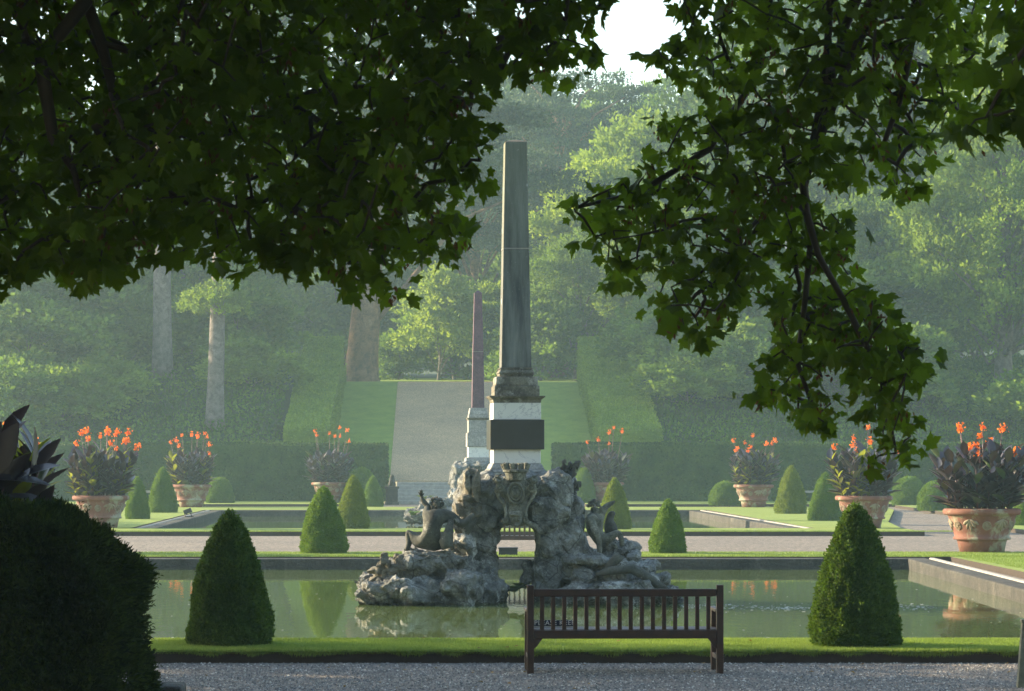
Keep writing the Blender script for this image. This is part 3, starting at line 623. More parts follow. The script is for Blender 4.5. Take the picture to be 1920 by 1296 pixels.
LOW = [(850, 1062, 42, 30, -1.0, .45), (868, 1020, 26, 26, -.9, .4), (795, 1052, 34, 20, -1.2, .4), (812, 1038, 52, 12, -1.2, .35), (760, 1080, 40, 30, -1.1, .4), (712, 1112, 30, 26, -1.3, .45), (690, 1124, 26, 15, -1.35, .35), (742, 1112, 36, 30, -1.45, .4), (682, 1090, 15, 13, -1.0, .25),
       (792, 1110, 52, 30, -1.5, .45), (862, 1098, 48, 34, -1.4, .5), (905, 1112, 28, 30, -1.0, .4), (925, 1112, 22, 26, -.8, .3), (830, 1120, 60, 24, -1.3, .45), (930, 1062, 8, 12, -.4, .15),
       (1094, 1080, 30, 22, -1.0, .4), (1108, 1054, 52, 13, -.9, .4), (1146, 1078, 40, 20, -1.0, .4), (1160, 1062, 30, 8, -1.1, .3), (1160, 1030, 36, 16, -.2, .4), (1188, 1040, 12, 13, -.5, .2), (1200, 1068, 34, 16, -.7, .4), (1215, 1090, 46, 16, -.9, .4),
       (1150, 1098, 44, 12, -1.3, .4), (1100, 1118, 52, 30, -1.3, .5), (1175, 1118, 66, 26, -1.2, .5), (1238, 1118, 44, 16, -.9, .4), (1262, 1132, 24, 12, -.8, .3), (1072, 1128, 30, 20, -1.1, .4), (1130, 1052, 40, 14, -.2, .5), (988, 1075, 12, 22, -.2, .2),
       (720, 1100, 40, 30, -.3, .6), (800, 1090, 60, 40, -.2, .7), (860, 1080, 40, 50, 0, .7), (1120, 1090, 60, 40, 0, .8), (1200, 1105, 50, 26, 0, .8), (1240, 1120, 36, 16, .1, .6), (800, 1100, 70, 30, .9, .6), (1160, 1100, 80, 30, .9, .6), (870, 1080, 40, 50, 1.0, .5), (1080, 1080, 50, 50, 1.0, .5)]
ft = thing('obelisk_fountain', 'rocky fountain with tall dark obelisk standing in the near pool', 'fountain', (OX, OY, 0), 0)
mb = MB(); stone_blocks(mb, UP, 21); up = mb.build('rock_arch', m_rock, ft); rockify(up, .028, .62); tag(up, 'grey split stone arch')
mb = MB(); stone_blocks(mb, LOW, 190); lowr = mb.build('rock_base', m_rock, ft); rockify(lowr, .03, .9)
# pitted pale crag on the upper left, coral like lump lower left, gnarled finial upper right
mb = MB(); stone_blocks(mb, [(876, 905, 9, 28, -1.0, .2), (893, 912, 8, 32, -1.0, .2), (884, 886, 13, 9, -.95, .2), (878, 935, 20, 11, -1.0, .25), (868, 955, 20, 14, -.95, .25), (889, 958, 16, 12, -1.0, .2), (884, 915, 10, 26, -.78, .12)], 400)
o = mb.build('pitted_crag', m_rockw, ft); rockify(o, .022, .7)
mb = MB()
for i in range(46):
    u, v = 728+rng.normal(0, 15), 1074+rng.normal(0, 12); hull(mb, lp(u, v, -1.4+rng.normal(0, .06)), rng.uniform(.06, .11, 3), 12, 500+i)
o = mb.build('coral_stone', m_rockw, ft); rockify(o, .018, .35)
mb = MB()
for i in range(34):
    k = i/34; hull(mb, lp(1058+14*k+rng.normal(0, 7), 948-84*k+rng.normal(0, 5), -.55+rng.normal(0, .05)), rng.uniform(.035, .08, 3), 9, 600+i)
o = mb.build('gnarled_finial', m_statue, ft); rockify(o, .018, .35)
mb = MB()
for i, (u, v) in enumerate([(1056, 868), (1061, 874), (1069, 866), (1073, 880), (1066, 884), (1055, 884), (1078, 900), (1076, 920)]): mb.tube([lp(u-3, v+14, -.55), lp(u+2, v+4, -.6), lp(u, v, -.5)], [.035, .03, .014], 6)
mb.build('carved_fronds', m_statue, ft, smooth=True)
for a_, pts in (('drift_branch', [(1118, 1078, -1.35), (1145, 1070, -1.4), (1185, 1066, -1.4), (1215, 1084, -1.35), (1245, 1104, -1.3), (1262, 1116, -1.2)]),):
    MB().tube([lp(*p) for p in pts], [.03, .07, .085, .075, .06, .04], 8).tube([lp(1140, 1066, -1.3), lp(1158, 1048, -1.35), lp(1163, 1040, -1.35)], [.07, .09, .07], 7).build(a_, m_statue, ft, smooth=True)
# root like rib running down the right jamb of the arch
MB().tube([lp(1006, 985, -.8), lp(1010, 1010, -.82), lp(1006, 1045, -.8)], [.06, .04, .03], 8).tube([lp(938, 985, -.85), lp(950, 978, -.95), lp(968, 984, -.9), lp(990, 980, -.95), lp(1006, 990, -.9)], [.05, .04, .035, .04, .06], 7).build('carved_rib', m_carve, ft, smooth=True)

def frustum(mb, w0, w1, z0, z1, mi=0, cx=0, cy=0, d0=None, d1=None):
    d0 = d0 or w0; d1 = d1 or w1
    V = [(cx+sx*a, cy+sy*b_, z) for a, b_, z in ((w0, d0, z0), (w1, d1, z1)) for sx, sy in ((-1, -1), (1, -1), (1, 1), (-1, 1))]
    return mb.add(V, [(0, 1, 5, 4), (1, 2, 6, 5), (2, 3, 7, 6), (3, 0, 4, 7), (4, 5, 6, 7), (3, 2, 1, 0)], mi)
def obelisk(t, far=False, rz=R(3.2)):
    def part(name, m, *fr, bevel=.01, label=None):
        mb = MB()
        for f_ in fr: frustum(mb, *f_)
        o = mb.build(name, m, t, bevel=bevel); o.rotation_euler = (0, 0, rz)
        if label: o['label'] = label
        return o
    if not far:
        zv = lambda v: HC-(v-V0)/118.5
        wm = (987-946)/2/118.5; wb = .237; f_ = (467-268)/(690-268); wj = wm+(wb-wm)*f_
        part('shaft', m_shaft, (wb, wj+.0005, zv(690), zv(469)), bevel=.012)
        part('shaft', m_shaft, (wj+.001, wm, zv(466.4), zv(268)), bevel=.012)
        part('joint_band', m_pave, (wj+.004, wj+.004, zv(468.9), zv(466.5)), bevel=.003)
        part('capstone', m_mould, (wm+.001, .02, zv(267.9), zv(262.5)), bevel=.003)
        part('base_moulding', m_mould, (.29, .25, zv(701), zv(693)), (.27, .255, zv(692.9), zv(690.1)), (.262, .28, zv(707), zv(701.1)), bevel=.02)
        part('plinth_block', m_mould, (.335, .325, zv(724), zv(707.2)), (.358, .355, zv(743), zv(724.1)), bevel=.014)
        part('cornice', m_mould, (.39, .44, zv(750), zv(745)), (.44, .44, zv(744.9), zv(743.2)), (.375, .385, zv(756), zv(750.1)), bevel=.008)
        part('pedestal', m_marble, (.378, .375, zv(787.5), zv(756.2)), (.372, .372, zv(869), zv(787.6)), bevel=.008)
        part('inscription_slab', m_black, (.425, .425, zv(843), zv(787.7)), bevel=.006)
        part('foot_moulding', m_plinth, (.46, .44, zv(886), zv(880)), (.43, .385, zv(879.9), zv(869.2)), bevel=.016)
    else:
        zv = lambda v: HC-(v-V0)/55.55
        part('shaft', m_purple, (.208, .178, zv(765), zv(660)), bevel=.01); part('shaft', m_purple, (.177, .127, zv(659.6), zv(550)), bevel=.01)
        part('joint_band', m_pave, (.182, .182, zv(660), zv(659.4)), bevel=.002)
        part('capstone', m_purple, (.128, .02, zv(549.9), zv(545)), bevel=.002)
        part('pedestal', m_plinth, (.32, .28, zv(778), zv(765.1)), (.33, .33, zv(784), zv(778.1)), bevel=.02)
        part('cornice', m_mould, (.35, .40, zv(788), zv(784.1)), bevel=.01)
        part('die', m_plinth, (.34, .34, zv(812), zv(788.1)), (.385, .385, zv(838), zv(812.1)), bevel=.012)
        part('marble_block', m_marble, (.345, .345, zv(858), zv(838.1)), bevel=.01)
        part('foot_moulding', m_plinth, (.5, .42, zv(884), zv(858.1)), bevel=.03)
obelisk(ft)
# cartouche: crowned shield with scroll sides and a mask at its foot
def cart():
    dy = -1.12; out = [(949, 892), (943, 900), (936, 905), (931, 914), (934, 925), (941, 932), (946, 941), (947, 955), (945, 968), (950, 982), (958, 985), (966, 988), (975, 985), (984, 982), (990, 968), (987, 955), (988, 941), (993, 932), (1000, 925), (1003, 914), (998, 905), (991, 900), (985, 892)]
    mb = MB(); nn = len(out)
    fr = [lp(u, v, dy-.05) for u, v in out]; bk = [lp(u, v, dy+.25) for u, v in out]; cen = lp(967, 935, dy-.14)
    inn = [lp(967+(u-967)*.62, 935+(v-935)*.72, dy-.12) for u, v in out]
    mb.add(fr+bk+inn+[cen], [[i, (i+1) % nn, nn+(i+1) % nn, nn+i] for i in range(nn)]); b_ = mb.n-3*nn-1
    mb.f.append((np.array([[b_+i, b_+2*nn+i, b_+2*nn+(i+1) % nn, b_+(i+1) % nn] for i in range(nn)]), 0))
    mb.f.append((np.array([[b_+2*nn+i, b_+3*nn, b_+2*nn+(i+1) % nn] for i in range(nn)]), 0))
    mb.build('shield', m_carve, ct)
    for ru, rv, tk in ((15, 19, .022), (10, 13, .016)):
        MB().tube([lp(967+ru*math.cos(x), 925+rv*math.sin(x), dy-.15) for x in np.linspace(0, 2*np.pi, 25)], tk, 7, cap=False).build('oval_frame', m_carve, ct, smooth=True)
    m2 = MB(); hull(m2, lp(967, 925, dy-.13), (.07, .05, .09), 20, 777); m2.build('boss', m_carve, ct, smooth=True)
    for s_ in (-1, 1):
        q = lambda x, v, d_=0: lp(967+s_*x, v, dy-.12+d_)
        MB().tube([q(15, 986), q(19, 978), q(18, 962), q(21, 948), q(31, 934), q(36, 922), q(34, 910), q(27, 903), q(20, 898)], [.02, .03, .024, .026, .028, .034, .034, .026, .02], 8).tube([q(30+(9-k_*.62)*math.cos(k_*.8), 914+(9-k_*.62)*math.sin(k_*.8), -.04-k_*.004) for k_ in range(13)], .022, 7).tube([q(19+(6-k_*.5)*math.cos(k_*.8), 975+(6-k_*.5)*math.sin(k_*.8), -.04) for k_ in range(11)], .018, 7).build('scroll', m_carve, ct, smooth=True)
        m2 = MB()
        for i in range(10): a_ = i*.63; hull(m2, q(34+5*math.cos(a_), 900+5*math.sin(a_), -.05), (.035, .04, .035), 9, 700+i)
        hull(m2, q(34, 900, -.09), (.04, .05, .04), 12, 720); o = m2.build('rosette', m_carve, ct); rockify(o, .012, .2)
    mb = MB().tube([lp(967, 900, dy-.05), lp(967, 884, dy-.05)], [.14, .175], 14).tube([lp(967, 885, dy-.05), lp(967, 881, dy-.05)], [.20, .20], 16)
    for i in range(9):
        a_ = math.pi*2*i/9+.2; x, y = .175*math.cos(a_), .13*math.sin(a_); c = lp(967, 878, dy-.05)+np.array([x, y, 0]); mb.tube([c-[0, 0, .02], c+[x*.12, 0, .07], c+[x*.14, 0, .075]], [.03, .048, .03], 7)
    mb.build('crown', m_carve, ct, smooth=False, bevel=.004)
    m2 = MB(); c = lp(967, 972, dy-.16)
    hull(m2, c+[0, .02, 0], (.10, .07, .12), 60, 801, .8); hull(m2, c+[0, -.075, -.01], (.022, .045, .04), 12, 802); hull(m2, c+[0, -.05, .055], (.085, .035, .02), 14, 803)
    for sx in (-1, 1): hull(m2, c+[sx*.09, .01, .06], (.04, .05, .05), 10, 805); hull(m2, c+[sx*.045, -.055, -.03], (.032, .03, .028), 10, 806); hull(m2, c+[sx*.10, .01, -.04], (.03, .04, .06), 10, 808)
    hull(m2, c+[0, -.05, -.105], (.045, .04, .04), 10, 807); o = m2.build('mask', m_carve, ct); rockify(o, .01, .12)
ct = MB().tube([lp(967, 895, -.7), lp(967, 985, -.7)], [.2, .17], 10).build('coat_of_arms', m_carve, ft)
cart()
# carved figures
def fig(name, J, E, Rd, m=m_statue, label=None):
    o = skin(name, [lp(*j) for j in J], E, Rd, m, ft, 2)
    d_ = o.modifiers.new('weather', 'DISPLACE'); d_.texture = tx3; d_.strength = .012; d_.texture_coords = 'LOCAL'
    if label: o['label'] = label
    return o
D1 = -1.35
J = [(806, 1018, D1), (808, 1000, D1-.02), (812, 980, D1-.02), (816, 966, D1), (818, 957, D1+.02), (819, 946, D1+.05),           # 0-5 pelvis..head
     (797, 965, D1), (803, 950, D1+.08), (792, 938, D1+.08),                                                                # 6-8 left arm raised
     (845, 968, D1), (868, 985, D1-.05), (890, 963, D1-.05),                                                                 # 9-11 right arm
     (789, 1022, D1+.1), (764, 996, D1+.2), (768, 1016, D1+.15), (762, 1034, D1+.15),                                        # 12-15 left leg, knee up
     (822, 1022, D1+.1), (842, 1010, D1+.4), (848, 1034, D1+.4),                                                             # 16-18 right leg
     (790, 930, D1+.08), (819, 939, D1+.05)]
E = [(0, 1), (1, 2), (2, 3), (3, 4), (4, 5), (3, 6), (6, 7), (7, 8), (3, 9), (9, 10), (10, 11), (0, 12), (12, 13), (13, 14), (14, 15), (0, 16), (16, 17), (17, 18), (8, 19), (5, 20)]
fig('river_god_statue', J, E, [.16, .135, .17, .155, .07, .10, .09, .06, .04, .105, .08, .045, .13, .075, .06, .035, .12, .08, .04, .026, .07], label='dark seated figure seen from behind with one arm raised')
mb = MB(); hx = lp(819, 944, D1+.04)
for i in range(38): p = unit(rng.normal(size=3)); hull(mb, hx+p*np.array([.09, .09, .085]), (.03, .03, .03), 8, 900+i)
mb.build('curly_hair', m_statue, ft)
mb = MB()
for k, (du, dv) in enumerate([(-5, -8), (-2.5, -12), (0, -12.5), (2.5, -11), (5, -6)]): mb.tube([lp(790, 931, D1+.08), lp(790+du*.6, 931+dv*.55, D1+.06), lp(790+du, 931+dv, D1+.02)], [.014, .011, .007], 5)
mb.build('raised_hand', m_statue, ft, smooth=True)
o = MB(); P_ = [(843, 972), (850, 984), (846, 1000), (836, 1012), (826, 1018)]
o.tube([lp(846, 975, D1-.1), lp(842, 995, D1-.12), (lp(836, 1016, D1-.1)), lp(840, 1028, D1-.1)], [.04, .07, .11, .10], 8).build('drape', m_statue, ft, smooth=True)
fig('dragon', [(862, 985, -1.0), (876, 992, -1.05), (886, 980, -1.05), (894, 962, -1.0), (850, 990, -1.0), (870, 1004, -1.05), (858, 1018, -1.0)], [(0, 1), (1, 2), (2, 3), (0, 4), (1, 5), (5, 6)], [.11, .08, .07, .03, .1, .07, .05], label='carved beast beside the dark figure')
D2 = -.55
J = [(1119, 1020, D2), (1117, 1002, D2), (1114, 985, D2), (1113, 972, D2), (1115, 962, D2), (1117, 950, D2-.02),
     (1106, 975, D2-.15), (1118, 998, D2-.25), (1124, 1020, D2-.25), (1124, 1040, D2-.25),
     (1128, 962, D2+.1), (1136, 950, D2+.1), (1146, 944, D2+.1),
     (1136, 1012, D2-.1), (1160, 998, D2-.12), (1166, 1012, D2-.1), (1166, 1026, D2-.1),
     (1128, 1024, D2+.15), (1150, 1022, D2+.1), (1158, 1028, D2+.05)]
E = [(0, 1), (1, 2), (2, 3), (3, 4), (4, 5), (3, 6), (6, 7), (7, 8), (8, 9), (3, 10), (10, 11), (11, 12), (0, 13), (13, 14), (14, 15), (15, 16), (0, 17), (17, 18), (18, 19)]
fig('seated_statue', J, E, [.17, .15, .175, .15, .08, .115, .09, .065, .055, .05, .075, .055, .045, .10, .072, .05, .045, .10, .065, .04], m_carve, 'pale seated male figure leaning on one arm')
mb = MB(); c = lp(1116, 949, D2-.01)
for i in range(34):
    p = unit(rng.normal(size=3)); p[2] = abs(p[2])*.9-.15; hull(mb, c+p*np.array([.095, .09, .10])+[-.01, 0, .01], (.032, .03, .03), 8, 950+i)
for i in range(12): hull(mb, c+[.07+rng.normal(0, .015), -.02, -.07-rng.random()*.07], (.03, .03, .03), 8, 990+i)
mb.build('hair_and_beard', m_carve, ft)
MB().tube([lp(1124, 951, D2-.03), lp(1130, 953, D2-.03)], [.03, .012], 6).build('nose', m_carve, ft); MB().tube([lp(1145, 945, D2+.1), lp(1153, 940, D2+.1)], [.04, .015], 6).build('hand', m_carve, ft)
fig('small_beast', [(1146, 1004, D2+.3), (1144, 988, D2+.3), (1141, 974, D2+.3), (1146, 963, D2+.3), (1153, 962, D2+.25), (1134, 985, D2+.3), (1156, 996, D2+.2)], [(0, 1), (1, 2), (2, 3), (3, 4), (1, 5), (1, 6)], [.11, .11, .085, .075, .04, .07, .05], label='dark carved beast behind the seated figure')
fig('carved_wing', [(1082, 975, D2+.3), (1090, 955, D2+.3), (1091, 945, D2+.3), (1098, 960, D2+.3)], [(0, 1), (1, 2), (1, 3)], [.07, .05, .02, .04])
# ferns in the arch
def fern(name, label, loc, n, h, m):
    mb = MB()
    for i in range(n):
        a_ = rng.uniform(0, 6.28); L_ = h*rng.uniform(.6, 1); e = np.array([math.cos(a_)*.6, math.sin(a_)*.5, .8]); k = 12
        T_ = np.linspace(.1, 1, k)[:, None]; P = T_*e*L_+np.array([0, 0, -1])*T_**2*L_*.45
        for s_ in (-1, 1):
            side = unit(np.cross(e, [0, 0, 1.]))*s_
            scatter(mb, P, np.repeat([side+e*.5+[0, 0, -.1]], k, 0), np.repeat([[0, -.4, 1.]], k, 0), .09*(1.1-T_[:, 0]*.8), mi=0)
    o = mb.build(name, m); o.location = loc; return tag(o, label, 'plant')
fern('fern', 'small green fern growing at the water line inside the rock arch', (at(962, 1112, 44.3)), 26, .3, m_box1)
fern('fern', 'tuft of fern on the right jamb of the rock arch behind the bench post', (at(978, 1105, 44.6)), 18, .26, m_box1)
fern('shrub', 'bright green weed growing on the left of the far fountain', (at(797, 940, 95)), 26, .55, m_box3)
fern('shrub', 'low green weed trailing over the far fountain rocks', (at(775, 968, 94)), 26, .5, m_box2)
# far fountain
f2 = thing('obelisk_fountain', 'distant rock fountain with slim red obelisk standing in the far pool', 'fountain', (1.19, 96, 0))
for src in (up, lowr):
    c = src.copy(); col.objects.link(c); c.parent = f2; c.scale = (1.02, 1, 1.0); c.location = (0.05, 0, .1)
obelisk(f2, True)

# ------------------------------------------------------------------ terracotta pots with cannas
potp = [(0, .02), (.46, 0), (.475, 0), (.52, .22), (.535, .26), (.60, .265), (.61, .29), (.60, .32), (.575, .33), (.60, .42), (.66, .62), (.71, .75), (.735, .79)]
rimp = [(.738, .79), (.80, .80), (.825, .825), (.83, .86), (.825, .90), (.80, .925), (.75, .935), (.72, .92), (.70, .85)]
pot_body = MB().lathe(potp, 48).mesh('bowl', m_terra, True); pot_rim = MB().lathe(rimp, 48).mesh('rim', m_terra, True)
pot_soil = MB().lathe([(.705, .86), (.4, .9), (0.001, .91)], 24).mesh('soil', m_soil, True)
mb = MB()
def onpot(a_, z, e=0):
    r_ = np.interp(z, [.33, .42, .62, .75], [.575, .60, .66, .71])+e; return np.array([r_*math.cos(a_), r_*math.sin(a_), z])
for i in range(6):
    a0 = i*math.pi/3+.3
    for rad, rr in ((.085, .014), (.055, .011), (.02, .02)):
        mb.tube([onpot(a0+rad*math.cos(x)/.66, .57+rad*math.sin(x), .006) for x in np.linspace(0, 2*np.pi, 15)], rr, 6)
    for dz_, da_ in ((.50, -.17), (.45, 0), (.52, .16), (.60, -.27), (.60, .27)):
        mb.tube([onpot(a0+.52+da_*x, .71+(dz_-.71)*x, .004) for x in (0, .3, .6, .85, 1)], [.012, .022, .04, .026, .006], 7)
    for sx in ():
        mb.tube([onpot(a0+sx, .71, .01), onpot(a0+sx+.02, .62, .02), onpot(a0+sx-.01, .54, .02), onpot(a0+sx, .45, .012)], [.012, .03, .038, .01], 7)
pot_rel = mb.mesh('relief', m_relief, True)
LY = np.array([0, .2, .45, .7, .9, 1.]); LW = np.array([.02, .10, .15, .12, .05, 0])
T = []
for y, w_ in zip(LY, LW): T += [(-w_, y, .05*w_/.15-.16*y*y), (0, y, -.16*y*y), (w_, y, .05*w_/.15-.16*y*y)]
CL = (np.array(T), np.array([[i*3+j, i*3+j+1, i*3+j+4, i*3+j+3] for i in range(5) for j in range(2)]))
def canna_mesh(seed, green=0.0, dens=58):
    g_ = np.random.default_rng(seed); mb = MB()
    for i in range(dens):
        a_ = g_.uniform(0, 6.28); r_ = .68*math.sqrt(g_.random()); base = np.array([r_*math.cos(a_), r_*math.sin(a_), 0]); h = g_.uniform(.95, 1.42)*(1-.32*r_)
        lean = np.array([math.cos(a_), math.sin(a_), 0])*r_*.5; tip = base+lean+[0, 0, h]
        mi = 1 if g_.random() < green else 0
        mb.tube([base, base+lean*.35+[0, 0, h*.5], tip], [.018, .014, .006], 5, 2)
        n = g_.integers(8, 11); k = np.linspace(.03, .98, n); P = base+lean*k[:, None]**1.3+np.stack([0*k, 0*k, h*k], -1)
        az = g_.uniform(0, 6.28)+np.arange(n)*2.4+g_.normal(0, .3, n); up_ = .7+1.4*k**1.5
        D = np.stack([np.cos(az), np.sin(az), up_], -1)+lean*.8
        Nr = np.stack([-np.cos(az)*.8, -np.sin(az)*.8, np.ones(n)*.9], -1)+g_.normal(0, .25, (n, 3))
        scatter(mb, P, D, Nr, (.56-.16*k)*g_.uniform(.75, 1.15, n), (CL[0]*[1.45, 1, 1.4], CL[1]), mi)
    return mb.mesh('foliage', [m_canna, m_cannagreen, m_stem], True)
PET = (np.array([[0, 0, 0], [.3, .35, .1], [.42, .75, .0], [0, 1, -.15], [-.42, .75, .05], [-.3, .35, .1]]), np.array([[0, 1, 2, 3, 4, 5]]))
def flower_mesh(seed):
    g_ = np.random.default_rng(seed); mb = MB(); n = 22
    P = g_.normal(0, 1, (n, 3))*[.032, .032, .045]; scatter(mb, P, unit(g_.normal(size=(n, 3))+[0, 0, .3]), unit(g_.normal(size=(n, 3))), g_.uniform(.045, .085, n), PET)
    return mb.mesh('flower', m_flower)
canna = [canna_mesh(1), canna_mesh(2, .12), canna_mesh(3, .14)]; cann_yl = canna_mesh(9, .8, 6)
flowers = [flower_mesh(1), flower_mesh(2), flower_mesh(3)]
def potset(u, vb, d, label_pot, label_pl, fl, rz, var, sc_=1.0, zb=0.0):
    """fl: photo pixels of the flower heads"""
    s = F/d; X = (u-U0)/s
    p = thing('terracotta_pot', label_pot, 'flower pot', (X, d, zb), rz, 'big terracotta flower pots')
    for nm, me in (('bowl', pot_body), ('rim', pot_rim), ('soil', pot_soil), ('relief', pot_rel)): link(nm, me, p)
    p.scale = (sc_,)*3
    q = thing('canna_plant', label_pl, 'flowering plant', (X, d, zb+.9*sc_), 0, 'canna plants in the pots')
    fo_ = link('foliage', canna[var], q); fo_.rotation_euler = (0, 0, rz*2.3); fo_.scale = (sc_*1.0,)*3
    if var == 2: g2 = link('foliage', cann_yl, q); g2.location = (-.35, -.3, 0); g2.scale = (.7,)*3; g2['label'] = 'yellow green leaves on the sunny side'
    for k, (fu, fv) in enumerate(fl):
        dyy = random.uniform(-.35, .35); x, y, z = at(fu, fv, d+dyy); l = Vector((x-X, dyy, z-zb-.9*sc_))
        st = MB().tube([(l.x*.45, l.y*.6, .3), (l.x*.8, l.y*.9, l.z*.6), (l.x, l.y, l.z-.02)], [.014, .011, .007], 5).build('stalk', m_stem, q, smooth=True)
        fw = link('flower', flowers[k % 3], st); fw.location = l; fw.rotation_euler = (0, 0, k*1.7); fw.scale = (random.uniform(.85, 1.2),)*3
    return p, q
potset(1841, 1035, 61, 'largest terracotta pot with pale festoons, standing right of the near pool', 'purple canna clump with tall orange flowers, nearest the right edge',
       [(1799, 799), (1843, 802), (1880, 804), (1837, 817), (1859, 832), (1818, 838), (1829, 835), (1836, 850), (1905, 850), (1910, 845), (1801, 806)], .2, 0)
potset(1620, 990, 82, 'terracotta pot on the corner of the far lawn under the hanging maple branch', 'canna clump with yellowing lower leaves, under the hanging maple branch',
       [(1564, 838), (1601, 822), (1600, 834), (1628, 801), (1632, 828), (1683, 847), (1637, 850), (1605, 845)], 1.1, 2)
potset(1413, 949, 117.3, 'terracotta pot on the far lawn between the low dome and the golden lit cone', 'canna clump on the far lawn between the low dome and the golden lit cone',
       [(1375, 826), (1397, 831), (1412, 817), (1383, 840), (1403, 846), (1437, 832), (1452, 824), (1447, 832), (1436, 857), (1408, 838), (1380, 844), (1454, 828)], 2.0, 2)
potset(1136, 940, 129, 'terracotta pot right of the rock fountain in front of the far hedge', 'canna clump with few orange flowers just right of the near obelisk',
       [(1101, 829), (1122, 825), (1143, 811), (1151, 802), (1167, 809), (1142, 832)], .7, 0)
potset(618, 940, 129, 'terracotta pot behind the green cones left of the ramp', 'dark canna clump just left of the gravel ramp',
       [(590, 808), (594, 816), (618, 813), (628, 818), (638, 818), (637, 802), (651, 807), (655, 827)], 2.9, 0)
potset(359, 948, 117.3, 'terracotta pot second from the left, beside a cone and a rounded dome', 'canna clump second from the left, above the cone and rounded dome',
       [(320, 829), (331, 826), (336, 836), (341, 816), (360, 815), (371, 820), (384, 813), (389, 819), (393, 834), (393, 850), (370, 816)], 3.6, 1)
potset(189, 985, 82.5, 'sunlit terracotta pot behind the black yew hedge', 'sunlit canna clump with many orange flowers behind the black yew hedge',
       [(143, 831), (152, 813), (163, 808), (165, 823), (189, 818), (201, 806), (202, 812), (216, 815), (221, 810), (218, 840), (240, 812), (234, 828), (240, 825), (254, 840), (261, 836), (208, 831), (158, 810)], 4.4, 2)
potset(8, 1035, 61, 'terracotta pot hidden behind the yew hedge at the left edge', 'pale lit canna clump at the left edge behind the dark foreground leaves',
       [(12, 795), (70, 834), (85, 855), (88, 860), (-30, 800)], 5.1, 1)
p, q = potset(-135, 1300, 25.9, 'pot hidden behind the yew hedge in the foreground', 'black silhouetted canna leaves in the left foreground', [], .4, 1, 1.0, -.12)
q.children[0].scale = (1.05, 1.05, 1.15)
mb = MB(); L_ = [((-60, 900), (-2, 795)), ((-40, 910), (32, 798)), ((0, 915), (50, 850)), ((50, 905), (80, 806)), ((30, 898), (104, 862)), ((-20, 900), (92, 893)), ((0, 930), (110, 936)), ((60, 965), (100, 915)), ((-50, 925), (40, 880)), ((50, 960), (108, 935))]
P = np.array([at(*a_, 25.3) for a_, b_ in L_]); E_ = np.array([at(*b_, 25.2) for a_, b_ in L_]); D = E_-P
scatter(mb, P, D, np.array([(.2, -1, .3), (.3, -1, .2), (-.3, -1, .3), (1, -.15, .2), (-.1, -.5, 1), (0, -.25, 1), (0, -.2, 1), (.3, -1, 0), (.2, -.6, .5), (0, -.4, 1)], float), np.linalg.norm(D, axis=1)*1.02, (CL[0]*[1.4, 1, 1], CL[1]))
mb.build('foliage', m_canna, None, smooth=True); fo2 = col.objects[-1]
fo2.parent = q; fo2.location = -Vector(q.location); fo2['label'] = 'large broad leaves reaching over the yew hedge'

# ------------------------------------------------------------------ background trees
def tree_proto(seed, H, Rc, zc, m, mbk, tr=.3, nleaf=42000, size=.24, lobes=11, flat=.8, leanx=0, kind='round', bare=0):
    g_ = np.random.default_rng(seed); ct_ = MB(); tm = MB()
    top = np.array([leanx, 0, H*.8]); tz = np.linspace(0, 1, 7)[:, None]
    axis_ = lambda k: np.array([leanx*k, .15*math.sin(k*5+seed), H*k])
    tm.tube([axis_(k) for k in (0, .02, .08, .2, .4, .6, .85)], [tr*1.45, tr*1.15, tr, tr*.9, tr*.7, tr*.45, tr*.12], 12)
    Lc, Lr = [], []
    for i in range(lobes):
        k = (i+.5)/lobes; z = zc+(H-zc)*(.08+.84*k); a_ = i*2.4+g_.uniform(-.5, .5)
        if kind == 'cone': rad = Rc*(1-k)**.8*.7; lr = Rc*(.55-.33*k)
        elif kind == 'cedar': rad = Rc*(.35+.65*g_.random())*(1-.35*k); lr = Rc*.42*(1-.3*k)
        else: rad = Rc*math.sin(math.pi*min(.95, .22+.75*k))*.62; lr = Rc*g_.uniform(.38, .52)
        Lc.append((rad*math.cos(a_)+leanx*z/H, rad*math.sin(a_), z)); Lr.append(lr)
        tm.tube([axis_(max(.08, (z-lr*1.0-rad*.5)/H)), (Lc[-1][0]*.55+axis_(z/H)[0]*.45, Lc[-1][1]*.5, z-lr*.45), Lc[-1]], [tr*(.38 if kind != 'cedar' else .2), tr*(.22 if kind != 'cedar' else .12), tr*.05], 6)
    Lc = np.array(Lc); Lr = np.array(Lr); fl = .22 if kind == 'cedar' else flat
    size *= 1.3; ncl = int(nleaf*.7/45); pr = Lr**2/np.sum(Lr**2); li = g_.choice(lobes, ncl, p=pr)
    dv = unit(g_.normal(size=(ncl, 3))); dv[:, 2] = np.where(dv[:, 2] < -.35, -dv[:, 2], dv[:, 2])
    Cc = Lc[li]+dv*Lr[li][:, None]*(g_.uniform(.6, 1.18, (ncl, 1)))*np.array([1, 1, fl])
    cs = g_.uniform(.35, .8, ncl)*(Rc/5)**.6*(1.2 if kind == 'cedar' else 1)
    ci = np.repeat(np.arange(ncl), 45); n = len(ci)
    off = g_.normal(size=(n, 3))*cs[ci][:, None]*.5*np.array([1, 1, .22 if kind == 'cedar' else .6])
    P = Cc[ci]+off; out = unit(unit(P-Lc[li][ci])+[0, 0, .5])
    scatter(ct_, P, unit(out+g_.normal(size=(n, 3))*.8), unit(out+g_.normal(size=(n, 3))*.7), g_.uniform(.65, 1.3, n)*size)
    return tm.mesh('trunk', mbk, True), ct_.mesh('crown', m)
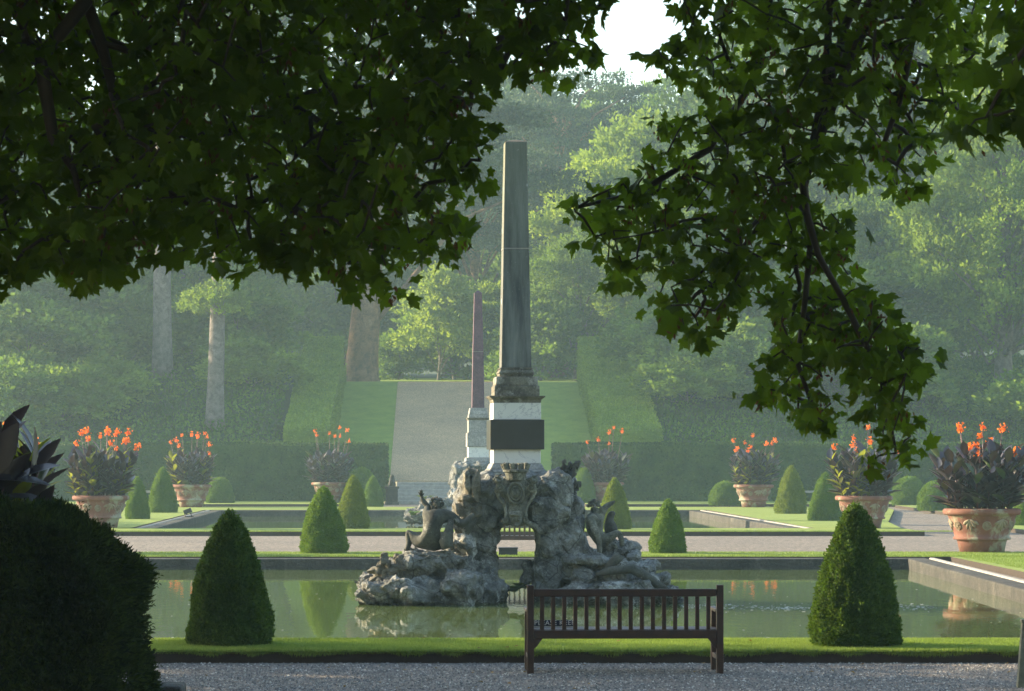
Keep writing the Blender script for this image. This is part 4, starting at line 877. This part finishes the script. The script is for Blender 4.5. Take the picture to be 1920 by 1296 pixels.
PR = dict(
    oak=tree_proto(1, 14, 6, 3.5, m_treeA, m_bark, .4), oak2=tree_proto(2, 13, 5.5, 2.5, m_treeC, m_bark, .35, lobes=14), yel=tree_proto(3, 6, 2.4, 1.2, m_treeB, m_bark, .09, 16000, .17, 10),
    pale=tree_proto(4, 14, 5, 2.5, m_treeB, m_bark, .35, 42000, .24, 16), dark=tree_proto(5, 20, 6, 3, m_treeD, m_bark, .5, 52000, .27, 18), dark2=tree_proto(6, 18, 6.5, 5, m_treeD, m_bark, .5, 48000, .27, 12),
    big=tree_proto(7, 18, 6.5, 1.0, m_treeC, m_bark, .5, 70000, .22, 26), cedar=tree_proto(8, 21, 8, 8.5, m_cedar, m_barkwarm, .8, 60000, .2, 24, kind='cedar', leanx=1.6),
    pine=tree_proto(9, 28, 6, 13, m_treeD, m_barkpale, .42, 50000, .24, 12, leanx=.8), pine2=tree_proto(10, 30, 6.5, 15, m_treeD, m_barkpale, .5, 50000, .24, 12, leanx=-.1),
    birch=tree_proto(11, 24, 4, 13, m_treeA, m_birch, .19, 26000, .2, 12, leanx=-.3), bush=tree_proto(12, 3.2, 2.3, .3, m_treeA, m_bark, .06, 13000, .17, 9), bush2=tree_proto(13, 2.4, 2.2, .2, m_treeC, m_bark, .06, 12000, .15, 9),
    under=tree_proto(14, 8, 4.2, .6, m_treeA, m_bark, .16, 34000, .22, 16))
def tree(name, kind, label, cat='tree', u=None, d=160, H=None, Rc=None, rz=None, group=None, X=None, dz=0, H0={'oak': 14, 'oak2': 13, 'yel': 6, 'pale': 14, 'dark': 20, 'dark2': 18, 'big': 18, 'cedar': 21, 'pine': 28, 'pine2': 30, 'birch': 24, 'bush': 3.2, 'bush2': 2.4, 'under': 8}):
    X = X if X is not None else (u-U0)*d/F
    z = float(zt(X, d)) if d > 134.4 else -.12
    t = thing(name, label, cat, (X, d, z-.15+dz), random.uniform(0, 6.28) if rz is None else rz, group)
    link('trunk', PR[kind][0], t); link('crown', PR[kind][1], t)
    s = (H/H0[kind]) if H else 1; sx = s if Rc is None else Rc; t.scale = (sx, sx, s); return t
tree('pine_tree', 'pine2', 'tall pine with straight grey trunk, leftmost of the two on the left bank', u=305, d=147, rz=0)
tree('pine_tree', 'pine', 'tall slim pine leaning slightly right, nearer of the two on the left bank', u=402, d=140, rz=0)
tree('cedar_tree', 'cedar', 'old cedar with thick red brown trunk beside the top of the left sloping hedge', u=676, d=163, H=24, Rc=1.12, rz=.1)
tree('cedar_tree', 'cedar', 'hazy blue green cedar spreading above the near obelisk against the sky', u=1055, d=205, H=23, Rc=1.0, rz=1.5)
tree('cedar_tree', 'cedar', 'hazy cedar behind the head of the near obelisk', u=905, d=186, H=16, Rc=.8, rz=4)
tree('young_tree', 'yel', 'bright yellow green young tree left of the slim red obelisk', u=822, d=172, H=6.6, rz=1, Rc=1.1)
tree('young_tree', 'yel', 'bright yellow green sapling right behind the slim red obelisk', u=925, d=176, H=5.8, rz=3, Rc=.8)
tree('oak_tree', 'pale', 'sunlit pale green tree right of the near obelisk', u=1125, d=178, H=12.8, Rc=1.0, rz=.7)
tree('oak_tree', 'oak', 'mid green tree low behind the top of the right sloping hedge', u=1085, d=170, H=8.6, Rc=.6, rz=2)
tree('oak_tree', 'oak2', 'green tree above the right sloping hedge, left of the birch', u=1245, d=166, H=9, Rc=.75, rz=2.6)
tree('birch_tree', 'birch', 'birch with a white trunk behind the hanging maple branch', u=1480, d=158, rz=0)
tree('large_tree', 'big', 'huge pale green tree at the right edge reaching down to the hedge', u=1885, d=147, H=18, Rc=.88, rz=2)
tree('large_tree', 'big', 'leafy tree at the far right edge behind the huge pale one', u=2080, d=152, H=22, Rc=1.1, rz=4)
tree('dark_tree', 'dark', 'dark tree just left of the huge pale tree on the right', u=1690, d=170, H=24, rz=1)
tree('dark_tree', 'dark2', 'dark tall tree behind the birch trunk', u=1560, d=180, H=22, rz=2)
tree('dark_tree', 'dark', 'hazy dark tree right of the birch', u=1400, d=186, H=22, rz=5)
i = 0
for u, d, k, H in [(-60, 160, 'dark', 15), (60, 166, 'dark2', 16), (170, 158, 'under', 9), (40, 152, 'under', 8), (120, 150, 'under', 6), (240, 165, 'dark', 16), (350, 158, 'under', 8), (420, 161, 'dark2', 14), 
                   (215, 156, 'under', 6), (440, 153, 'under', 5), (-40, 150, 'under', 8), (1220, 190, 'oak2', 16), (1330, 176, 'oak', 13), (1330, 168, 'under', 8), (1420, 168, 'under', 8), (1540, 164, 'under', 8), (1640, 160, 'under', 9), (1760, 160, 'under', 9)]:
    i += 1; far_ = d > 155
    nm = {'dark': 'dark_tree', 'dark2': 'dark_tree', 'under': 'small_tree', 'oak': 'oak_tree', 'oak2': 'oak_tree'}[k]; side = 'left' if u < 800 else 'right'
    tree(nm, k, {'dark_tree': 'tall dark woodland tree on the %s bank behind the hedge', 'small_tree': 'low bushy woodland tree on the %s bank under the tall trees', 'oak_tree': 'hazy green woodland tree on the %s bank'}[nm] % side, u=u, d=d, H=H, group='woodland on the %s bank' % side)
for u in range(-100, 2150, 105):
    k = random.choice(['oak', 'dark', 'dark2', 'oak2', 'oak']); d = random.uniform(215, 262); H = {'oak': 19, 'oak2': 18, 'dark': 22, 'dark2': 21}[k]*random.uniform(.85, 1.1)
    if 980 < u < 1330: H *= 1.22
    tree('distant_tree', k, 'hazy woodland tree in the back row on the hilltop', u=u, d=d, H=H, group='back row of hilltop trees', Rc=1.25)
for u in range(-60, 2100, 100):
    d = random.uniform(192, 212)
    if 760 < u < 1010: continue
    tree('undergrowth_tree', 'under', 'low misty tree filling the wood below the hilltop row', u=u, d=d, H=random.uniform(8, 11), group='low trees inside the wood', Rc=1.5)
# shrubs on the banks
for (u, d, k, s_) in [(20, 139, 'bush', 1.2), (110, 141, 'bush2', 1.3), (60, 145, 'bush', 1.6), (190, 143, 'bush2', 1.2), (235, 149, 'bush', 1.0), (470, 144, 'bush2', 1.1), (440, 150, 'bush', 1.4), (360, 151, 'bush', 1.3), (150, 149, 'bush', 1.7), (1290, 143, 'bush2', 1.2), (1230, 149, 'bush', 1.1), (1340, 147, 'bush2', 1.5), (1420, 143, 'bush', 1.1), (1480, 148, 'bush2', 1.5), (1570, 144, 'bush', 1.3), (1620, 149, 'bush', 1.7), (1700, 142, 'bush', 1.3), (1380, 152, 'bush', 1.6), (1260, 155, 'bush', 1.4), (1530, 154, 'bush', 1.9), (1950, 140, 'bush2', 1.4)]:
    t = tree('shrub', k, 'rounded green shrub in the undergrowth on the %s bank' % ('left' if u < 800 else 'right'), 'shrub', u=u, d=d, group='shrubs in the undergrowth of the %s bank' % ('left' if u < 800 else 'right')); t.scale = (s_*1.1, s_*1.1, s_*.8)
for u, d, s_, lb in ((1015, 168, 1.2, 'misty shrub in the hollow right of the near obelisk'), (748, 176, .8, 'misty shrub between the cedar trunk and the yellow young tree'), (850, 178, 1.6, 'misty shrub behind the yellow young tree'), (960, 180, 1.8, 'dark misty shrub hidden behind the near obelisk')):
    t = tree('shrub', 'bush', lb, 'shrub', u=u, d=d); t.scale = (s_*1.2, s_*1.2, s_)
mb = MB()
d = 139.6
t = tree('shrub', 'bush2', 'pale green tuft of twigs around the slim pine trunk', 'shrub', u=407, d=139.9); t.scale = (.85, .6, .7); t.location.z = HC-(600-V0)*140/F
# ivy and rough grass covering the banks
n = 150000
X = rng.uniform(-24, 36, n); Y = 134.8+rng.random(n)**1.3*36; k = np.abs(X-1.05) > 9.0; k |= False; X, Y = X[k], Y[k]; n = len(X)
P = np.stack([X, Y, zt(X, Y)+rng.uniform(0, .28, n)*(1+.8*bnoise(X*2.3, Y*2.1))], -1)
mb = MB(); scatter(mb, P, unit(rdir(n)*.8+[0, -.3, .6]), unit(rdir(n)*.8+[0, -.6, .8]), rng.uniform(.12, .26, n))
tag(mb.build('ground_cover', m_cover), 'ivy and rough grass blanketing both banks behind the clipped hedges', 'ground cover', kind='stuff')

# unseen trees: left ones shade the near garden, those behind added to block skylight
for X, Y, k, H in [(-14, 18, 'dark', 15), (-15, 21, 'dark2', 13), (-19, 30.4, 'dark', 17), (-26, 25, 'dark2', 20), (-19, 4, 'dark2', 20), (-10, -12, 'dark', 20), (4, -16, 'dark2', 22), (15, -8, 'dark', 20), (22, 8, 'dark2', 18), (-44, 100, 'dark', 12)]:
    tree('dark_tree', k, 'tall unseen shade tree beside or behind the photographer', X=X, d=Y, H=H, group='unseen shade trees around the photographer', Rc=1.25)

# ------------------------------------------------------------------ maples overhanging the camera
O_ = np.array([[0, 0], [.10, .0], [.24, -.10], [.36, -.04], [.50, .07], [.36, .20], [.54, .28], [.58, .42], [.80, .64], [.52, .60], [.44, .68], [.27, .54], [.33, .72], [.19, .82], [0, 1.10]])
OL = np.concatenate([O_, (O_*[-1, 1])[1:-1][::-1]])
MT = np.concatenate([[[0, .38]], OL]); nL = len(OL)
MZ = -.18*np.abs(MT[:, 0])**1.3*1.2-.10*MT[:, 1]**2
MAPLE = (np.column_stack([MT, MZ]), np.array([[0, 1+i, 1+(i+1) % nL] for i in range(nL)]))
from_poly = lambda pts: np.array(pts, float)
def inside(poly, P):
    x, y = P[:, 0], P[:, 1]; r_ = np.zeros(len(P), bool); j = len(poly)-1
    for i in range(len(poly)):
        xi, yi = poly[i]; xj, yj = poly[j]
        r_ ^= ((yi > y) != (yj > y)) & (x < (xj-xi)*(y-yi)/(yj-yi+1e-9)+xi); j = i
    return r_
def canopy(name, label, trunk_pts, trunk_r, limbs, regions, seed, d0, dspread, crown, loose=.064):
    g_ = np.random.default_rng(seed); t = thing(name, label, 'tree', trunk_pts[0]); org = np.array(trunk_pts[0], float)
    nodes = [np.array(p, float) for p in trunk_pts]; par = [-1]+list(range(len(trunk_pts)-1)); fixed = len(nodes)
    for start, pl in limbs:
        prev = start if start < 1000 else lastid[start-1000]
        for u, v, d in pl:
            p = np.array(at(u, v, d)); a_ = nodes[prev]; steps = max(1, int(np.linalg.norm(p-a_)/.35))
            for q_ in range(1, steps+1):
                k = q_/steps; nodes.append(a_+(p-a_)*k+(g_.normal(0, .018, 3) if q_ < steps else 0)); par.append(prev if q_ == 1 else len(nodes)-2)
            prev = len(nodes)-1
        lastid.append(prev)
    A = []
    for poly, sp, size, dm in regions:
        poly = from_poly(poly); lo, hi = poly.min(0), poly.max(0); cand = g_.uniform(lo, hi, (60000, 2)); cand = cand[inside(poly, cand)]
        acc = np.zeros((0, 2)); L2 = []
        cell = {}
        for c in cand:
            key = (int(c[0]//sp), int(c[1]//sp)); ok = True
            for a_ in (-1, 0, 1):
                for b_ in (-1, 0, 1):
                    for q_ in cell.get((key[0]+a_, key[1]+b_), ()):
                        if (q_[0]-c[0])**2+(q_[1]-c[1])**2 < sp*sp: ok = False
            if ok: cell.setdefault(key, []).append(c); L2.append(c)
        for c in L2:
            d = d0+dm+dspread*(.6*math.sin(c[0]*.013+c[1]*.009+seed)+g_.normal(0, .45)); A.append((np.array(at(c[0], c[1], d)), size))
    pos = np.array([a_[0] for a_ in A]); NP_ = np.array(nodes); dist = np.min(np.linalg.norm(pos[:, None]-NP_[None, fixed:], axis=2), axis=1)
    order = np.argsort(dist); leafP, leafS = [], []; NA = np.zeros((len(nodes)+len(A)*3, 3)); NA[:len(nodes)] = NP_; cnt = len(nodes)
    for i in order:
        p = pos[i]; dd = np.linalg.norm(NA[fixed:cnt]-p, axis=1); j = int(np.argmin(dd))+fixed
        mid = (NA[j]*.5+p*.5)+np.array([0, 0, .05])*dd.min()+g_.normal(0, .01, 3)
        NA[cnt] = mid; par.append(j); NA[cnt+1] = p; par.append(cnt); cnt += 2; leafP.append(p); leafS.append(A[i][1])
    load = np.zeros(cnt); load[-len(A)*2:] = .5
    for i in range(cnt-1, 0, -1): load[par[i]] += load[i]
    rad = .0022+.0026*np.sqrt(load); rad = np.minimum(rad, .09)
    bm_ = MB(); tp = np.array(trunk_pts); bm_.tube(tp-org, trunk_r, 14)
    bm_.build('trunk', m_bark, t, smooth=True)
    # branches: one tube per unbranched run
    ch = [[] for _ in range(cnt)]
    for i in range(1, cnt): ch[par[i]].append(i)
    bm_ = MB(); stack = [(a_, b_) for a_ in range(len(trunk_pts)) for b_ in ch[a_] if b_ >= fixed]
    while stack:
        a_, b_ = stack.pop(); run = [a_, b_]
        while ch[run[-1]]:
            c_ = max(ch[run[-1]], key=lambda x: load[x])
            for o_ in ch[run[-1]]:
                if o_ != c_: stack.append((run[-1], o_))
            run.append(c_)
        rr = rad[run].copy(); rr[0] = rr[1]; bm_.tube(NA[run]-org, rr, 6, cap=False)
    bm_.build('branches', m_twig, t, smooth=True)
    lf = MB(); pet = MB(); sd_ = MB()
    leafP = np.array(leafP); leafS = np.array(leafS); k = 7; ci = np.repeat(np.arange(len(leafP)), k); n = len(ci)
    D = unit(g_.normal(size=(n, 3))*[.8, .8, .45]+[0, 0, -.62]); off = g_.normal(size=(n, 3))*[1, 1, .7]*loose; off[:, 2] -= .02
    P = leafP[ci]+off-org; Nr = unit(g_.normal(size=(n, 3))*.75+[0, -.55, .55])
    sz = leafS[ci]*g_.uniform(.5, 1.3, n); var = g_.integers(0, 4, n)
    for v_, (sx_, cu, tw) in enumerate(((1, 1, 0), (.85, 2.6, .25), (1.1, .3, -.3), (.7, 4.5, .5))):
        mm = var == v_; T4 = MAPLE[0]*[sx_, 1, cu]; T4[:, 2] += tw*T4[:, 0]*T4[:, 1]; scatter(lf, P[mm], D[mm], Nr[mm], sz[mm], (T4, MAPLE[1]))
    lf.build('leaves', m_maple, t)
    cr = MB(); n = 16000; c0 = np.array(crown, float); q_ = unit(g_.normal(size=(n, 3)))*g_.uniform(.3, 1, (n, 1))**.5*np.array([5.6, 6.5, 3.6])
    scatter(cr, q_+c0-org, unit(g_.normal(size=(n, 3))+[0, 0, -.5]), unit(g_.normal(size=(n, 3))+[0, 0, 1]), g_.uniform(.22, .4, n), MAPLE); cr.build('crown', m_maple, t)  # unseen upper crown, added to shade the boughs from overhead sky
    q_ = g_.random(len(leafP)) < .22; c = leafP[q_]-org; m_ = len(c); ci = np.repeat(np.arange(m_), 10)
    PS = c[ci]+g_.normal(size=(len(ci), 3))*.028+[0, 0, -.06]; scatter(sd_, PS, unit(g_.normal(size=(len(ci), 3))*.5+[0, 0, -1]), unit(g_.normal(size=(len(ci), 3))), .038, (RHOMB[0]*[.7, 1, 1], RHOMB[1]))
    sd_.build('seed_wings', m_seed, t); return t
lastid = []
LREG = [(-420, -420), (-420, 540), (0, 505), (18, 522), (60, 478), (110, 498), (150, 520), (205, 510), (250, 470), (290, 450), (335, 492), (350, 465), (395, 465), (450, 505), (500, 470), (545, 480), (575, 500), (600, 475), (640, 515), (692, 548), (748, 530), (742, 480), (800, 462), (868, 460), (862, 420), (820, 390), (846, 340), (898, 318), (908, 295), (885, 240), (868, 190), (900, 168), (930, 130), (1000, 112), (1050, 132), (1115, 105), (1108, 70), (1085, 40), (1128, 15), (1150, -420)]
LREG2 = [(-420, -420), (-420, 440), (150, 430), (260, 380), (420, 400), (560, 400), (700, 420), (800, 330), (820, 200), (880, 60), (1000, 40), (1000, -420)]
RREG = [(1255, -420), (1268, 0), (1290, 50), (1228, 95), (1290, 150), (1335, 175), (1300, 205), (1222, 210), (1262, 235), (1240, 270), (1192, 315), (1160, 350), (1068, 378), (1072, 395), (1112, 410), (1112, 448), (1165, 452), (1195, 425), (1240, 410), (1225, 470), (1120, 508), (1125, 522), (1200, 508), (1255, 505), (1240, 555), (1222, 575), (1278, 598), (1288, 636), (1325, 615), (1345, 575), (1400, 530), (1450, 490), (1490, 425), (1515, 340), (1560, 335), (1600, 320), (1688, 350), (1745, 312), (1728, 285), (1790, 225), (1812, 205), (1800, 150), (1840, 100), (1830, 60), (1850, -420)]
R2 = [(1490, 420), (1465, 560), (1465, 640), (1420, 728), (1470, 745), (1500, 785), (1560, 812), (1578, 795), (1540, 720), (1555, 620), (1545, 560), (1560, 500), (1588, 445), (1575, 405), (1545, 395)]
R3 = [(1565, 500), (1600, 515), (1620, 550), (1640, 540), (1660, 600), (1730, 655), (1730, 690), (1700, 705), (1705, 780), (1712, 830), (1690, 850), (1640, 875), (1640, 850), (1672, 810), (1642, 780), (1640, 720), (1600, 700), (1575, 640), (1550, 560)]
R4 = [(1880, -300), (1890, 60), (1860, 90), (1850, 170), (1815, 200), (1812, 262), (1850, 255), (1900, 225), (2060, 220), (2060, -300)]
canopy('maple_tree', 'dark maple whose leafy boughs fill the upper left of the photo', [(-6.5, 13.5, -.12), (-6.4, 13.6, 2), (-6.2, 13.8, 4.2), (-5.7, 14, 5.6), (-5.2, 14, 7.5)], [.34, .28, .25, .2, .14],
       [(3, [(-300, -330, 14), (0, -120, 14), (150, -30, 14), (190, 80, 14), (235, 260, 14), (270, 330, 14)]), (3, [(-100, -300, 14.5), (160, 5, 13.6), (75, 110, 13.6), (100, 260, 13.6), (135, 310, 13.6)]),
        (3, [(0, -380, 15), (350, -150, 15), (440, 0, 15), (470, 130, 15), (530, 190, 15), (590, 260, 15), (640, 340, 14.6), (690, 450, 14.6)]), (3, [(300, -380, 15.5), (600, -180, 15.5), (800, -40, 15.5), (880, 90, 15.3), (830, 250, 15), (800, 380, 15)]), (4, [(500, -500, 14), (900, -250, 14), (1000, -60, 14), (1060, 50, 14)]), (2, [(-500, 100, 14), (-200, 250, 14), (0, 380, 14)])],
       [(LREG, 23, .081, 0)], 5, 14.2, 1.1, (-3.5, 9.5, 9.6))
lastid = []
canopy('maple_tree', 'sunlit maple whose drooping branch hangs down the right of the photo', [(7.2, 14.5, -.12), (7.1, 14.6, 2.5), (6.9, 14.8, 4.6), (6.4, 15, 6.2), (5.8, 15, 8)], [.3, .26, .22, .18, .12],
       [(3, [(2300, -500, 15), (1800, -250, 15), (1556, 0, 15), (1550, 120, 15), (1528, 250, 15), (1503, 338, 15), (1450, 388, 15), (1390, 470, 15), (1330, 545, 15), (1295, 600, 15)]), (1000, [(1503, 338, 15)])][:1]
       + [(3, [(2200, -350, 15), (1900, -150, 15), (1725, 0, 15), (1690, 180, 15), (1650, 290, 15)]), (3, [(2300, -450, 15.6), (1700, -300, 15.6), (1450, -50, 15.6), (1420, 140, 15.6), (1330, 280, 15.6), (1200, 360, 15.4), (1085, 388, 15.2)]), (3, [(2300, -200, 12), (2000, 0, 12), (1900, 120, 12), (1850, 220, 12)]),
          (3, [(2100, -400, 14.8), (1700, -150, 14.8), (1600, 100, 14.8), (1505, 336, 14.9), (1512, 400, 14.8), (1535, 480, 14.8), (1580, 560, 14.8), (1625, 650, 14.8), (1660, 730, 14.8), (1680, 850, 14.8)]), (3, [(2100, -420, 15.4), (1650, -100, 15.2), (1545, 200, 15), (1507, 350, 15), (1520, 450, 15), (1510, 560, 15), (1495, 680, 15), (1530, 780, 15)])],
       [(RREG, 27, .076, 0), (R2, 25, .077, 0), (R3, 25, .079, -.1), (R4, 42, .112, -2.8)], 8, 15.0, .7, (5.0, 10.5, 10.0), .05)
